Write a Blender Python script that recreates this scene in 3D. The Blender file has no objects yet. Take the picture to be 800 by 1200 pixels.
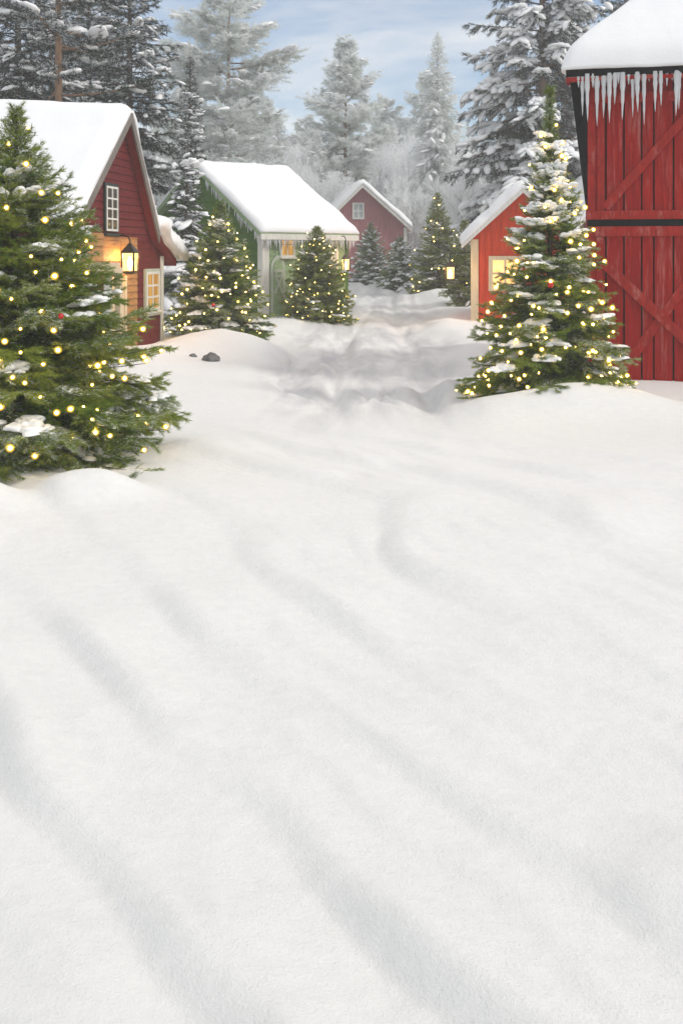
import bpy, math, random
import numpy as np
from mathutils import Matrix, Vector

SC = bpy.context.scene
COL = SC.collection
F = 1200.0                       # focal length in photograph pixels (800 x 1200)
CAMZ = 1.7
HZ = 300.0                       # row of the horizon in the photograph
R = math.radians


def at(px, py, d):
    return Vector(((px - 400.0) / F * d, d, CAMZ + (HZ - py) / F * d))


# ------------------------------------------------------------------ noise
def _hash(ix, iy, seed):
    h = (ix.astype(np.int64) * 374761393 + iy.astype(np.int64) * 668265263 + seed * 982451653) & 0xFFFFFFFF
    h = ((h ^ (h >> 13)) * 1274126177) & 0xFFFFFFFF
    h = h ^ (h >> 16)
    return (h & 0xFFFF) / 65535.0


def vnoise(x, y, seed=0):
    x = np.asarray(x, float); y = np.asarray(y, float)
    ix = np.floor(x); iy = np.floor(y)
    fx = x - ix; fy = y - iy
    fx = fx * fx * fx * (fx * (fx * 6 - 15) + 10); fy = fy * fy * fy * (fy * (fy * 6 - 15) + 10)
    a = _hash(ix, iy, seed); b = _hash(ix + 1, iy, seed)
    c = _hash(ix, iy + 1, seed); d = _hash(ix + 1, iy + 1, seed)
    return (a + (b - a) * fx) * (1 - fy) + (c + (d - c) * fx) * fy


def fbm(x, y, seed=0, o=4):
    s = 0; a = .5; t = 0
    for k in range(o):
        s = s + a * vnoise(np.asarray(x) * 2 ** k + 17.3 * k, np.asarray(y) * 2 ** k - 9.1 * k, seed + k)
        t += a; a *= .5
    return s / t


def sstep(a, b, x):
    t = np.clip((np.asarray(x, float) - a) / (b - a), 0, 1)
    return t * t * (3 - 2 * t)


# ------------------------------------------------------------------ materials
def new_mat(name):
    m = bpy.data.materials.new(name); m.use_nodes = True
    nt = m.node_tree; nt.nodes.clear()
    return m, nt, nt.nodes.new('ShaderNodeOutputMaterial')


def N(nt, typ, **kw):
    n = nt.nodes.new(typ)
    for k, v in kw.items():
        if k.startswith('i_'):
            n.inputs[k[2:].replace('_', ' ')].default_value = v
        else:
            setattr(n, k, v)
    return n


def L(nt, a, b):
    nt.links.new(a, b)


def ramp(nt, stops, fac, interp='LINEAR'):
    r = N(nt, 'ShaderNodeValToRGB'); r.color_ramp.interpolation = interp
    e = r.color_ramp.elements
    while len(e) < len(stops):
        e.new(0.5)
    for k, (p, c) in enumerate(stops):
        e[k].position = p; e[k].color = (c[0], c[1], c[2], 1)
    L(nt, fac, r.inputs['Fac'])
    return r


def texco(nt, scale, kind='Object'):
    tc = N(nt, 'ShaderNodeTexCoord'); mp = N(nt, 'ShaderNodeMapping')
    mp.inputs['Scale'].default_value = scale
    L(nt, tc.outputs[kind], mp.inputs['Vector'])
    return mp.outputs['Vector']


def wood_paint(name, base, worn, amount=.5, rough=.65, scale=(9, 9, .7), dark=None):
    m, nt, out = new_mat(name)
    p = N(nt, 'ShaderNodeBsdfPrincipled', i_Roughness=rough); p.inputs['Specular IOR Level'].default_value = .2
    v = texco(nt, scale)
    n1 = N(nt, 'ShaderNodeTexNoise', i_Scale=1.3, i_Detail=7.0, i_Roughness=.68); L(nt, v, n1.inputs['Vector'])
    v2 = texco(nt, (scale[0] * 3.2, scale[1] * 3.2, scale[2] * 2.0))
    n2 = N(nt, 'ShaderNodeTexNoise', i_Scale=1.6, i_Detail=6.0, i_Roughness=.7); L(nt, v2, n2.inputs['Vector'])
    dk = dark or tuple(c * .55 for c in base)
    r1 = ramp(nt, [(.28, dk), (.55, base), (.8, tuple(min(1, c * 1.25 + .005) for c in base))], n2.outputs['Fac'])
    r2 = ramp(nt, [(.66 - .2 * amount, (0, 0, 0)), (.82 - .12 * amount, (1, 1, 1))], n1.outputs['Fac'])
    r3 = ramp(nt, [(.42, (0, 0, 0)), (.56, (1, 1, 1))], n2.outputs['Fac'])
    mu = N(nt, 'ShaderNodeMath', operation='MULTIPLY'); L(nt, r2.outputs['Color'], mu.inputs[0]); L(nt, r3.outputs['Color'], mu.inputs[1])
    mu2 = N(nt, 'ShaderNodeMath', operation='MULTIPLY'); L(nt, mu.outputs[0], mu2.inputs[0]); mu2.inputs[1].default_value = .75
    mx = N(nt, 'ShaderNodeMixRGB'); L(nt, mu2.outputs[0], mx.inputs['Fac']); L(nt, r1.outputs['Color'], mx.inputs[1])
    mx.inputs[2].default_value = (*worn, 1)
    L(nt, mx.outputs[0], p.inputs['Base Color'])
    b = N(nt, 'ShaderNodeBump', i_Strength=.45, i_Distance=.01); L(nt, n2.outputs['Fac'], b.inputs['Height'])
    L(nt, b.outputs['Normal'], p.inputs['Normal'])
    L(nt, p.outputs['BSDF'], out.inputs['Surface'])
    return m


def plain(name, col, rough=.6, metal=0.0, bump=0.0, var=.15, scale=14):
    m, nt, out = new_mat(name)
    p = N(nt, 'ShaderNodeBsdfPrincipled', i_Roughness=rough, i_Metallic=metal); p.inputs['Specular IOR Level'].default_value = .15 if rough > .7 else .5
    v = texco(nt, (1, 1, 1))
    n1 = N(nt, 'ShaderNodeTexNoise', i_Scale=scale, i_Detail=5.0); L(nt, v, n1.inputs['Vector'])
    r1 = ramp(nt, [(.3, tuple(c * (1 - var) for c in col)), (.7, tuple(min(1, c * (1 + var)) for c in col))], n1.outputs['Fac'])
    L(nt, r1.outputs['Color'], p.inputs['Base Color'])
    if bump:
        b = N(nt, 'ShaderNodeBump', i_Strength=bump, i_Distance=.01); L(nt, n1.outputs['Fac'], b.inputs['Height'])
        L(nt, b.outputs['Normal'], p.inputs['Normal'])
    L(nt, p.outputs['BSDF'], out.inputs['Surface'])
    return m


def snow_mat(name, col=(.86, .87, .89), grain=60, strength=.35, streak=False):
    m, nt, out = new_mat(name)
    p = N(nt, 'ShaderNodeBsdfPrincipled', i_Roughness=.62)
    p.inputs['Specular IOR Level'].default_value = .25
    v = texco(nt, (1, 1, 1))
    n1 = N(nt, 'ShaderNodeTexNoise', i_Scale=grain, i_Detail=6.0, i_Roughness=.7); L(nt, v, n1.inputs['Vector'])
    n2 = N(nt, 'ShaderNodeTexNoise', i_Scale=grain / 9, i_Detail=4.0); L(nt, v, n2.inputs['Vector'])
    ad = N(nt, 'ShaderNodeMath', operation='MULTIPLY_ADD'); L(nt, n2.outputs['Fac'], ad.inputs[0]); ad.inputs[1].default_value = 2.0
    L(nt, n1.outputs['Fac'], ad.inputs[2])
    b = N(nt, 'ShaderNodeBump', i_Strength=strength, i_Distance=.02); L(nt, ad.outputs[0], b.inputs['Height'])
    L(nt, b.outputs['Normal'], p.inputs['Normal'])
    r1 = ramp(nt, [(.3, tuple(c * .965 for c in col)), (.7, col)], n2.outputs['Fac'])
    L(nt, r1.outputs['Color'], p.inputs['Base Color'])
    L(nt, p.outputs['BSDF'], out.inputs['Surface'])
    return m


def emit(name, col, strength, var=None):
    m, nt, out = new_mat(name)
    e = N(nt, 'ShaderNodeEmission', i_Strength=strength)
    e.inputs['Color'].default_value = (*col, 1)
    if var:
        v = texco(nt, var[0])
        n1 = N(nt, 'ShaderNodeTexNoise', i_Scale=1.0, i_Detail=3.0); L(nt, v, n1.inputs['Vector'])
        r1 = ramp(nt, [(.3, var[1]), (.7, col)], n1.outputs['Fac'])
        L(nt, r1.outputs['Color'], e.inputs['Color'])
    L(nt, e.outputs[0], out.inputs['Surface'])
    return m


def glow_shell_mat(name, col, strength, clear=.72):
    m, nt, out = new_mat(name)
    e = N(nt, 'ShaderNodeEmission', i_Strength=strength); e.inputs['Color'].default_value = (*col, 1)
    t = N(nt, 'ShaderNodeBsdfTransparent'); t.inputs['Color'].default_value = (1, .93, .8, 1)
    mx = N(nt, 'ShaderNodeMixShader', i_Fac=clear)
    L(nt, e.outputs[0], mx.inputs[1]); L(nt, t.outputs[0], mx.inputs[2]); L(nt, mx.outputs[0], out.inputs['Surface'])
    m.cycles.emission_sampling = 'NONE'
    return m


def needle_mat(name, stops, transl=.4):
    m, nt, out = new_mat(name)
    a = N(nt, 'ShaderNodeAttribute', attribute_name='tint')
    r = ramp(nt, stops, a.outputs['Fac'])
    d = N(nt, 'ShaderNodeBsdfDiffuse'); t = N(nt, 'ShaderNodeBsdfTranslucent')
    L(nt, r.outputs['Color'], d.inputs['Color']); L(nt, r.outputs['Color'], t.inputs['Color'])
    mx = N(nt, 'ShaderNodeMixShader', i_Fac=transl)
    L(nt, d.outputs[0], mx.inputs[1]); L(nt, t.outputs[0], mx.inputs[2]); L(nt, mx.outputs[0], out.inputs['Surface'])
    return m


def bark_mat(name, a, b):
    m, nt, out = new_mat(name)
    p = N(nt, 'ShaderNodeBsdfPrincipled', i_Roughness=.85)
    v = texco(nt, (14, 14, 3))
    n1 = N(nt, 'ShaderNodeTexNoise', i_Scale=1.0, i_Detail=6.0, i_Roughness=.7); L(nt, v, n1.inputs['Vector'])
    r1 = ramp(nt, [(.35, a), (.65, b)], n1.outputs['Fac']); L(nt, r1.outputs['Color'], p.inputs['Base Color'])
    bp = N(nt, 'ShaderNodeBump', i_Strength=.8, i_Distance=.03); L(nt, n1.outputs['Fac'], bp.inputs['Height'])
    L(nt, bp.outputs['Normal'], p.inputs['Normal']); L(nt, p.outputs['BSDF'], out.inputs['Surface'])
    return m


M = {}
M['snow'] = snow_mat('packed_roof_snow', grain=22, strength=.25)
M['tree_snow'] = snow_mat('clinging_snow', (.88, .885, .90), 30, .35)
M['barn_red'] = wood_paint('weathered_barn_red', (.34, .007, .003), (.42, .20, .17), .66, scale=(7, 7, .8))
M['barn_trim'] = wood_paint('weathered_red_rail', (.36, .016, .009), (.46, .22, .19), .75, scale=(5, 5, 2.2))
M['cottage_red'] = wood_paint('cottage_red', (.14, .012, .011), (.18, .03, .025), .2, scale=(1.5, 9, 12))
M['soffit_red'] = wood_paint('deep_red_soffit', (.20, .014, .008), (.25, .03, .02), .1)
M['cabin_red'] = wood_paint('orange_red_boards', (.60, .058, .012), (.5, .12, .06), .3)
M['pink_red'] = wood_paint('haze_paled_red_boards', (.42, .18, .19), (.40, .25, .25), .55)  # base colour paled to carry the haze of distance
M['maroon'] = wood_paint('maroon_boards', (.12, .03, .035), (.25, .15, .15), .3)
M['green'] = wood_paint('moss_green_boards', (.078, .160, .022), (.12, .17, .08), .3, scale=(2, 2, 8))
M['pale_green'] = wood_paint('pale_sage_boards', (.28, .40, .20), (.58, .60, .52), .6, scale=(2, 2, 8), dark=(.2, .24, .17))
M['sage_trim'] = wood_paint('sage_trim', (.48, .52, .42), (.3, .34, .26), .6, dark=(.3, .34, .26))
M['white_trim'] = wood_paint('white_painted_trim', (.72, .71, .66), (.5, .45, .38), .45, dark=(.5, .48, .43))
M['cream_trim'] = wood_paint('cream_painted_trim', (.66, .55, .38), (.5, .36, .22), .35, dark=(.5, .38, .24))
M['grey_wood'] = wood_paint('weathered_grey_board', (.20, .18, .16), (.4, .38, .36), .6)
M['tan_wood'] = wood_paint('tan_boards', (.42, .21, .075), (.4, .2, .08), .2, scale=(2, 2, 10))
M['dark_green'] = plain('dark_green_frame', (.018, .03, .02), .5)
M['black_iron'] = plain('black_iron', (.006, .006, .008), .9, 0, .3)
M['dark_eave'] = plain('near_black_board', (.009, .008, .009), .95, 0, .4)  # near-black board colour for eave, soffit, knee board and backing
M['dark_glass'] = plain('dark_window_glass', (.05, .035, .02), .12)
M['pale_glass'] = plain('pale_window_glass', (.42, .46, .48), .2)
M['warm_pane'] = emit('lamplit_pane', (1.0, .58, .14), .62, ((9, 9, .8), (.55, .22, .03)))
M['bright_pane'] = emit('bright_lamplit_pane', (1.0, .62, .25), 1.8, ((5, 5, 5), (.9, .36, .07)))
M['lantern_glass'] = glow_shell_mat('lit_lantern_glass', (1.0, .58, .19), 3.0, .45)
M['lantern_hot'] = emit('lit_lantern_flame', (1.0, .75, .38), 26)
M['lantern_metal'] = plain('aged_bronze', (.06, .045, .03), .45, .7)
M['bulb_core'] = emit('fairy_bulb_core', (1.0, .68, .20), 40.0)
M['bulb_halo'] = glow_shell_mat('fairy_bulb_halo', (1.0, .60, .07), 1.7)  # emissive outer globe that carries the halo of glow round the core
M['wire'] = plain('green_wire', (.012, .025, .012), .5)
M['bauble'] = plain('red_bauble_glaze', (.45, .01, .012), .15)
M['gold'] = plain('brass_cap', (.6, .42, .12), .3, .9)
M['rock'] = plain('grey_rock', (.16, .155, .15), .85, 0, .8, .5, 9)
M['bark'] = bark_mat('conifer_bark', (.045, .03, .022), (.13, .09, .065))
M['pine_bark'] = bark_mat('orange_pine_bark', (.14, .075, .04), (.27, .16, .09))
M['frost_bark'] = bark_mat('frosted_bark', (.30, .26, .24), (.68, .67, .67))
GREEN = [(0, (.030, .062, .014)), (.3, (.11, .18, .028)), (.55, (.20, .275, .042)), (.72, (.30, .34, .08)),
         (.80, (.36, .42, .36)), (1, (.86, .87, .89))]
YELLOW = [(0, (.04, .07, .012)), (.3, (.16, .20, .026)), (.55, (.26, .30, .045)), (.72, (.22, .26, .06)),
          (.80, (.38, .42, .33)), (1, (.86, .87, .88))]
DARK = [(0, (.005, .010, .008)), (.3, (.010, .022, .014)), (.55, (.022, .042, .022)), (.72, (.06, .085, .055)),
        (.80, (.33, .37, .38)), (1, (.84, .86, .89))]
FROST_HAZE = [(0, (.36, .40, .37)), (.3, (.58, .62, .58)), (.55, (.75, .78, .76)), (.72, (.84, .86, .86)),  # hoar frost, whitened further so far trees pale as if in haze
         (.80, (.86, .87, .88)), (1, (.92, .93, .94))]
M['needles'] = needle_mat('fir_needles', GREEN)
M['yellow_needles'] = needle_mat('yellow_green_needles', YELLOW)
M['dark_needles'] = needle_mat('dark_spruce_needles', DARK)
M['frost_haze_needles'] = needle_mat('frosted_hazy_needles', FROST_HAZE, .5)

# icicle ice
_m, _nt, _o = new_mat('clear_ice')
_p = N(_nt, 'ShaderNodeBsdfPrincipled', i_Roughness=.08, i_IOR=1.31)
_p.inputs['Base Color'].default_value = (.95, .97, 1.0, 1)
_p.inputs['Transmission Weight'].default_value = .32
_v = texco(_nt, (60, 60, 18)); _n = N(_nt, 'ShaderNodeTexNoise', i_Scale=1.0, i_Detail=3.0); L(_nt, _v, _n.inputs['Vector'])
_b = N(_nt, 'ShaderNodeBump', i_Strength=.7, i_Distance=.01); L(_nt, _n.outputs['Fac'], _b.inputs['Height']); L(_nt, _b.outputs['Normal'], _p.inputs['Normal'])
L(_nt, _p.outputs['BSDF'], _o.inputs['Surface'])
M['ice'] = _m


# ------------------------------------------------------------------ object helpers
def tag(o, label=None, cat=None, group=None, kind=None):
    if label: o['label'] = label
    if cat: o['category'] = cat
    if group: o['group'] = group
    if kind: o['kind'] = kind
    return o


def empty(name, loc, rz=0.0, label=None, cat=None, group=None):
    o = bpy.data.objects.new(name, None); COL.objects.link(o)
    o.location = loc; o.rotation_euler = (0, 0, rz); o.empty_display_size = .2
    return tag(o, label, cat, group)


def link(name, me, parent=None, mat=None):
    if mat is not None:
        for mm in (mat if isinstance(mat, (list, tuple)) else [mat]):
            me.materials.append(mm)
    o = bpy.data.objects.new(name, me); COL.objects.link(o)
    if parent is not None: o.parent = parent
    return o


def np_mesh(name, v, f, mat, parent=None, smooth=True, tint=None, mats=None):
    """v (n,3), f (m,k) with k = 3 or 4."""
    v = np.ascontiguousarray(v, np.float32); f = np.ascontiguousarray(f, np.int32)
    me = bpy.data.meshes.new(name); k = f.shape[1]
    me.vertices.add(len(v)); me.vertices.foreach_set('co', v.ravel())
    me.loops.add(f.size); me.loops.foreach_set('vertex_index', f.ravel())
    me.polygons.add(len(f)); me.polygons.foreach_set('loop_start', np.arange(0, f.size, k, dtype=np.int32))
    me.polygons.foreach_set('loop_total', np.full(len(f), k, np.int32))
    me.polygons.foreach_set('use_smooth', np.full(len(f), smooth, bool))
    if mats is not None: me.polygons.foreach_set('material_index', np.asarray(mats, np.int32))
    me.update(calc_edges=True)
    if tint is not None:
        a = me.attributes.new('tint', 'FLOAT', 'FACE'); a.data.foreach_set('value', np.ascontiguousarray(tint, np.float32))
    return link(name, me, parent, mat)


class MB:
    """collects boxes, bars, prisms and lathes into ONE mesh"""
    def __init__(s, basis=None):
        s.v = []; s.f = []; s.b = basis or Matrix()

    def add(s, vs, fs):
        n = len(s.v)
        s.v += [tuple(s.b @ Vector(p)) for p in vs]
        s.f += [[i + n for i in q] for q in fs]

    def box(s, x0, x1, y0, y1, z0, z1, bev=0.0):
        if x0 > x1: x0, x1 = x1, x0
        if y0 > y1: y0, y1 = y1, y0
        if z0 > z1: z0, z1 = z1, z0
        s.add([(x0, y0, z0), (x1, y0, z0), (x1, y1, z0), (x0, y1, z0), (x0, y0, z1), (x1, y0, z1), (x1, y1, z1), (x0, y1, z1)],
              [(3, 2, 1, 0), (4, 5, 6, 7), (0, 1, 5, 4), (1, 2, 6, 5), (2, 3, 7, 6), (3, 0, 4, 7)])

    def prism(s, poly, d0, d1=None, back=0.0):
        """polygon [(x,z)] extruded from y=back out to y=-d (d per vertex allowed)"""
        n = len(poly)
        ds = d0 if isinstance(d0, (list, tuple)) else [d0] * n
        vs = [(x, -d, z) for (x, z), d in zip(poly, ds)] + [(x, back, z) for (x, z) in poly]
        fs = [tuple(range(n)), tuple(range(2 * n - 1, n - 1, -1))]
        for i in range(n):
            j = (i + 1) % n
            fs.append((j, i, n + i, n + j))
        s.add(vs, fs)

    def bar(s, x0, z0, x1, z1, w, ya, yb):
        """a flat plank from (x0,z0) to (x1,z1) in the wall plane, width w, y from ya to yb"""
        dx, dz = x1 - x0, z1 - z0; l = math.hypot(dx, dz); nx, nz = -dz / l * w / 2, dx / l * w / 2
        s.prism([(x0 - nx, z0 - nz), (x1 - nx, z1 - nz), (x1 + nx, z1 + nz), (x0 + nx, z0 + nz)], -min(ya, yb), back=max(ya, yb))

    def lathe(s, prof, c=(0, 0, 0), n=12):
        """prof [(r,z)] around z through c"""
        vs = []; fs = []
        for r, z in prof:
            for k in range(n):
                a = 2 * math.pi * k / n
                vs.append((c[0] + r * math.cos(a), c[1] + r * math.sin(a), c[2] + z))
        m = len(prof)
        for i in range(m - 1):
            for k in range(n):
                fs.append((i * n + k, i * n + (k + 1) % n, (i + 1) * n + (k + 1) % n, (i + 1) * n + k))
        fs.append(tuple(range(n - 1, -1, -1))); fs.append(tuple(range((m - 1) * n, m * n)))
        s.add(vs, fs)

    def tube(s, pts, rads, n=6):
        pts = [Vector(p) for p in pts]; vs = []; fs = []
        if not isinstance(rads, (list, tuple)): rads = [rads] * len(pts)
        for i, p in enumerate(pts):
            d = (pts[min(i + 1, len(pts) - 1)] - pts[max(i - 1, 0)])
            d = d.normalized() if d.length > 1e-9 else Vector((0, 0, 1))
            u = d.cross(Vector((0.31, .2, .93))); u = u.normalized() if u.length > 1e-4 else Vector((1, 0, 0))
            w = d.cross(u)
            for k in range(n):
                a = 2 * math.pi * k / n
                vs.append(tuple(p + (u * math.cos(a) + w * math.sin(a)) * rads[i]))
        for i in range(len(pts) - 1):
            for k in range(n):
                fs.append((i * n + k, i * n + (k + 1) % n, (i + 1) * n + (k + 1) % n, (i + 1) * n + k))
        fs.append(tuple(range(n - 1, -1, -1))); fs.append(tuple(range((len(pts) - 1) * n, len(pts) * n)))
        s.add(vs, fs)

    def build(s, name, mat, parent=None, smooth=False, bevel=0.0):
        me = bpy.data.meshes.new(name)
        me.from_pydata(s.v, [], s.f); me.validate(); me.update()
        if smooth: me.polygons.foreach_set('use_smooth', [True] * len(me.polygons))
        o = link(name, me, parent, mat)
        if bevel:
            b = o.modifiers.new('bevel', 'BEVEL'); b.width = bevel; b.segments = 2; b.limit_method = 'ANGLE'
        return o


def children(o):
    return [c for c in bpy.data.objects if c.parent == o]


def copy_tree(o, parent=None, kids=None):
    c = o.copy(); COL.objects.link(c)
    if parent is not None: c.parent = parent
    for ch in list(o.children): copy_tree(ch, c)
    return c


# ------------------------------------------------------------------ ground shape
MOUNDS = [  # x, y, rx, ry, h
    (-2.55, 6.85, .36, .26, .22), (-1.72, 7.15, .34, .24, .19), (-3.4, 6.8, .4, .3, .18), (-1.2, 9.0, .5, .6, .07),
    (-2.15, 17.6, .95, .9, .34), (-3.2, 16.0, .9, 1.0, .18), (-2.3, 20.0, 1.1, 1.0, .18),
    (2.35, 11.05, .95, .42, .30), (3.1, 11.3, .6, .5, .12), (1.35, 12.5, .42, .8, .20), (3.4, 10.6, 1.0, .4, .05),
    (1.75, 17.0, .7, 2.2, .14), (-.7, 24.0, 1.2, .8, .12), (2.3, 23.0, .5, 2.0, .12), (2.9, 31.5, 1.6, 2.0, .30), (-3.0, 27.0, 2.5, 3.0, .15),
    (-.2, 39, 2, 2, .2), (5.5, 13.0, 2.0, 1.0, -.02)]


def path_centre(y):
    return np.interp(y, [0, 10, 12, 16, 24, 34, 45, 60], [.3, .3, .35, .35, .75, 1.3, 1.5, 1.5])


def path_mask(x, y):
    w = np.interp(y, [8, 10, 13, 18, 26, 40, 60], [.9, 1.1, 1.35, 1.6, 1.7, 1.5, 1.5])
    wob = (fbm(np.asarray(x) * .5, np.asarray(y) * .5, 77, 3) - .5) * .8
    e = (np.abs(x - path_centre(y)) + wob) / w
    return (1 - sstep(.65, 1.15, e)) * sstep(8.8, 12.5, y) * (1 - sstep(46, 56, y))


def ground_h(x, y):
    x = np.asarray(x, float); y = np.asarray(y, float)
    z = .030 * np.clip(y - 22, 0, 200) * sstep(20, 28, y)
    pm = path_mask(x, y)
    z = z + .10 * (1 - pm) * sstep(9, 15, y) + (fbm(x * .35, y * .35, 5, 3) - .5) * .18 * sstep(7, 14, y) * (1 - pm)
    # soft wind drifts of the open snow: crests run towards the viewer, steeper on one flank
    wx = x + (fbm(x * .5 + 3, y * .4, 21, 3) - .5) * 1.05
    yc = np.clip(y, -2, 7.0)
    u = (wx * .90 + .40 * y - .06 * wx * yc + .10 * (4.5 * yc - yc * yc / 2)) / .50
    ph = u - np.floor(u)
    shape = np.where(ph < .26, np.sin(ph / .26 * math.pi / 2) ** 1.3, (1 - (ph - .26) / .74) ** 1.25)
    amp = .40 + .9 * sstep(.32, .56, fbm(x * .7 - 4, y * .55 + 2, 33, 2))
    near = (1 - sstep(8.0, 10.8, y))
    z = z + .050 * shape * amp * near
    u2 = (x * .86 + y * .50 + (fbm(x * .8 + 11, y * .6, 25, 3) - .5) * .8) / .31; p2 = u2 - np.floor(u2)
    z = z + .011 * np.where(p2 < .3, np.sin(p2 / .3 * math.pi / 2) ** 1.3, (1 - (p2 - .3) / .7) ** 1.2) * near * sstep(.42, .62, fbm(x * .8 + 7, y * .7, 28, 2))
    z = z + (fbm(x * .9, y * .9, 41, 3) - .5) * .07 * (.35 + .65 * near) * (1 - .9 * pm)
    # churned, driven over snow on the lane
    xr = x - path_centre(y)
    sw = .22 * np.sin(y * .24 + .6)
    rut = np.exp(-((np.abs(xr + sw) - .60) / .13) ** 2) + .7 * np.exp(-((np.abs(xr - .8 * sw - .2) - .55) / .10) ** 2)
    ch = (fbm((xr + .5 * np.sin(y * .24)) * 2.6 + 2, y * .08, 50, 3) - .5) * .10 + (fbm(x * 6, y * 1.1, 57, 3) - .5) * .016
    z = z + pm * (ch - .06 * rut - .02)
    for k, (rr, cx, cy) in enumerate([(1.35, 1.9, 12.9), (1.55, 1.9, 12.9), (1.75, 2.0, 13.0), (2.1, 1.2, 14.2), (1.5, -.9, 13.2)]):
        d = np.hypot(x - cx, (y - cy) * .75)
        z = z - .045 * np.exp(-((d - rr) / .065) ** 2) * sstep(.9, .2, np.abs(np.arctan2(y - cy, x - cx) - (-2.75 if cx > 0 else -.6))) + .03 * np.exp(-((d - rr - .13) / .07) ** 2) * sstep(.9, .2, np.abs(np.arctan2(y - cy, x - cx) - (-2.75 if cx > 0 else -.6)))
    for (mx, my, rx, ry, h) in MOUNDS:
        q = ((x - mx) / rx) ** 2 + ((y - my) / ry) ** 2
        z = z + h * np.exp(-q * .9) * (1 + .25 * (fbm(x * 2, y * 2, 63, 2) - .5))
    return z


def gz(x, y):
    return float(ground_h(np.array([x]), np.array([y]))[0])
# ------------------------------------------------------------------ trees
def _ico(sub):
    t = (1 + 5 ** .5) / 2
    v = [(-1, t, 0), (1, t, 0), (-1, -t, 0), (1, -t, 0), (0, -1, t), (0, 1, t), (0, -1, -t), (0, 1, -t), (t, 0, -1), (t, 0, 1), (-t, 0, -1), (-t, 0, 1)]
    f = [(0, 11, 5), (0, 5, 1), (0, 1, 7), (0, 7, 10), (0, 10, 11), (1, 5, 9), (5, 11, 4), (11, 10, 2), (10, 7, 6), (7, 1, 8), (3, 9, 4), (3, 4, 2), (3, 2, 6), (3, 6, 8), (3, 8, 9), (4, 9, 5), (2, 4, 11), (6, 2, 10), (8, 6, 7), (9, 8, 1)]
    v = [np.array(p, float) / np.linalg.norm(p) for p in v]
    for _ in range(sub):
        mid = {}; nf = []
        def m(a, b):
            k = (min(a, b), max(a, b))
            if k not in mid:
                p = v[a] + v[b]; v.append(p / np.linalg.norm(p)); mid[k] = len(v) - 1
            return mid[k]
        for a, b, c in f:
            x, y, z = m(a, b), m(b, c), m(c, a)
            nf += [(a, x, z), (b, y, x), (c, z, y), (x, y, z)]
        f = nf
    return np.array(v), np.array(f, np.int32)


ICO = {k: _ico(k) for k in (0, 1, 2, 3)}


def unit(a):
    return a / np.maximum(np.linalg.norm(a, axis=-1, keepdims=True), 1e-9)


def blobs(C, A, S, rng, sub=1, lump=.25):
    """snow pillows: centres C (n,3), long axes A (n,3), sizes S (n,3) = length, width, height; flat undersides"""
    C = np.asarray(C, float); A = unit(np.asarray(A, float)); S = np.asarray(S, float)
    tv, tf = ICO[sub]
    n, m = len(C), len(tv)
    up = np.array([0, 0, 1.0]) + 0 * A
    side = unit(np.cross(up, A)); nup = np.cross(A, side)
    k = rng.integers(0, 64, n)
    tab = rng.normal(0, 1, (64, 3, 3)) * 1.7; ph = rng.uniform(0, 6.28, (64, 3))
    d = np.einsum('mj,nkj->nmk', tv, tab[k]) + ph[k][:, None, :]
    r = 1 + lump * np.sin(d).sum(-1) / 1.7
    p = tv[None] * r[..., None]
    z = p[..., 2]; z = np.where(z < 0, z * .35, z)
    P = C[:, None] + A[:, None] * (p[..., 0] * S[:, None, 0])[..., None] + side[:, None] * (p[..., 1] * S[:, None, 1])[..., None] + nup[:, None] * (z * S[:, None, 2])[..., None]
    Fc = tf[None] + (np.arange(n) * m)[:, None, None]
    return P.reshape(-1, 3), Fc.reshape(-1, 3)


def needles(P0, P1, tint, dens, ln, wd, rng, spread=(28, 62), droop=.15, snow=None, taper=True, jit=.10):
    """thin triangles set all round the twigs P0-P1"""
    d = P1 - P0; l = np.linalg.norm(d, axis=1)
    n = np.maximum(1, (l * dens + rng.random(len(l))).astype(int))
    idx = np.repeat(np.arange(len(l)), n); T = len(idx)
    s = rng.random(T)
    ax = unit(d)[idx]
    base = P0[idx] + d[idx] * s[:, None]
    r = rng.normal(size=(T, 3)); perp = unit(r - ax * (r * ax).sum(1, keepdims=True))
    perp[:, 2] *= .8
    an = np.radians(rng.uniform(spread[0], spread[1], T)) * np.where(s > .93, .45, 1)
    v = ax * np.cos(an)[:, None] + perp * np.sin(an)[:, None]
    v[:, 2] -= droop * rng.random(T)
    v = unit(v)
    lens = ln * rng.uniform(.65, 1.1, T)
    if taper: lens = lens * (1 - .3 * s)
    w = unit(np.cross(v, rng.normal(size=(T, 3)))) * (wd * .5)
    V = np.stack([base - w, base + w, base + v * lens[:, None]], 1).reshape(-1, 3)
    tn = tint[idx] + rng.normal(0, jit, T) + .14 * (s - .5)  # twig ends tinted lighter, as new growth and as if sunlit
    tn = np.clip(tn, 0, .70)
    if snow is not None:
        q = rng.random(T) < snow[idx] * np.where(perp[:, 2] > .05, 1.0, .28)
        tn = np.where(q, rng.uniform(.80, 1.0, T), tn)
    return V, np.arange(T * 3, dtype=np.int32).reshape(-1, 3), tn


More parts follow.
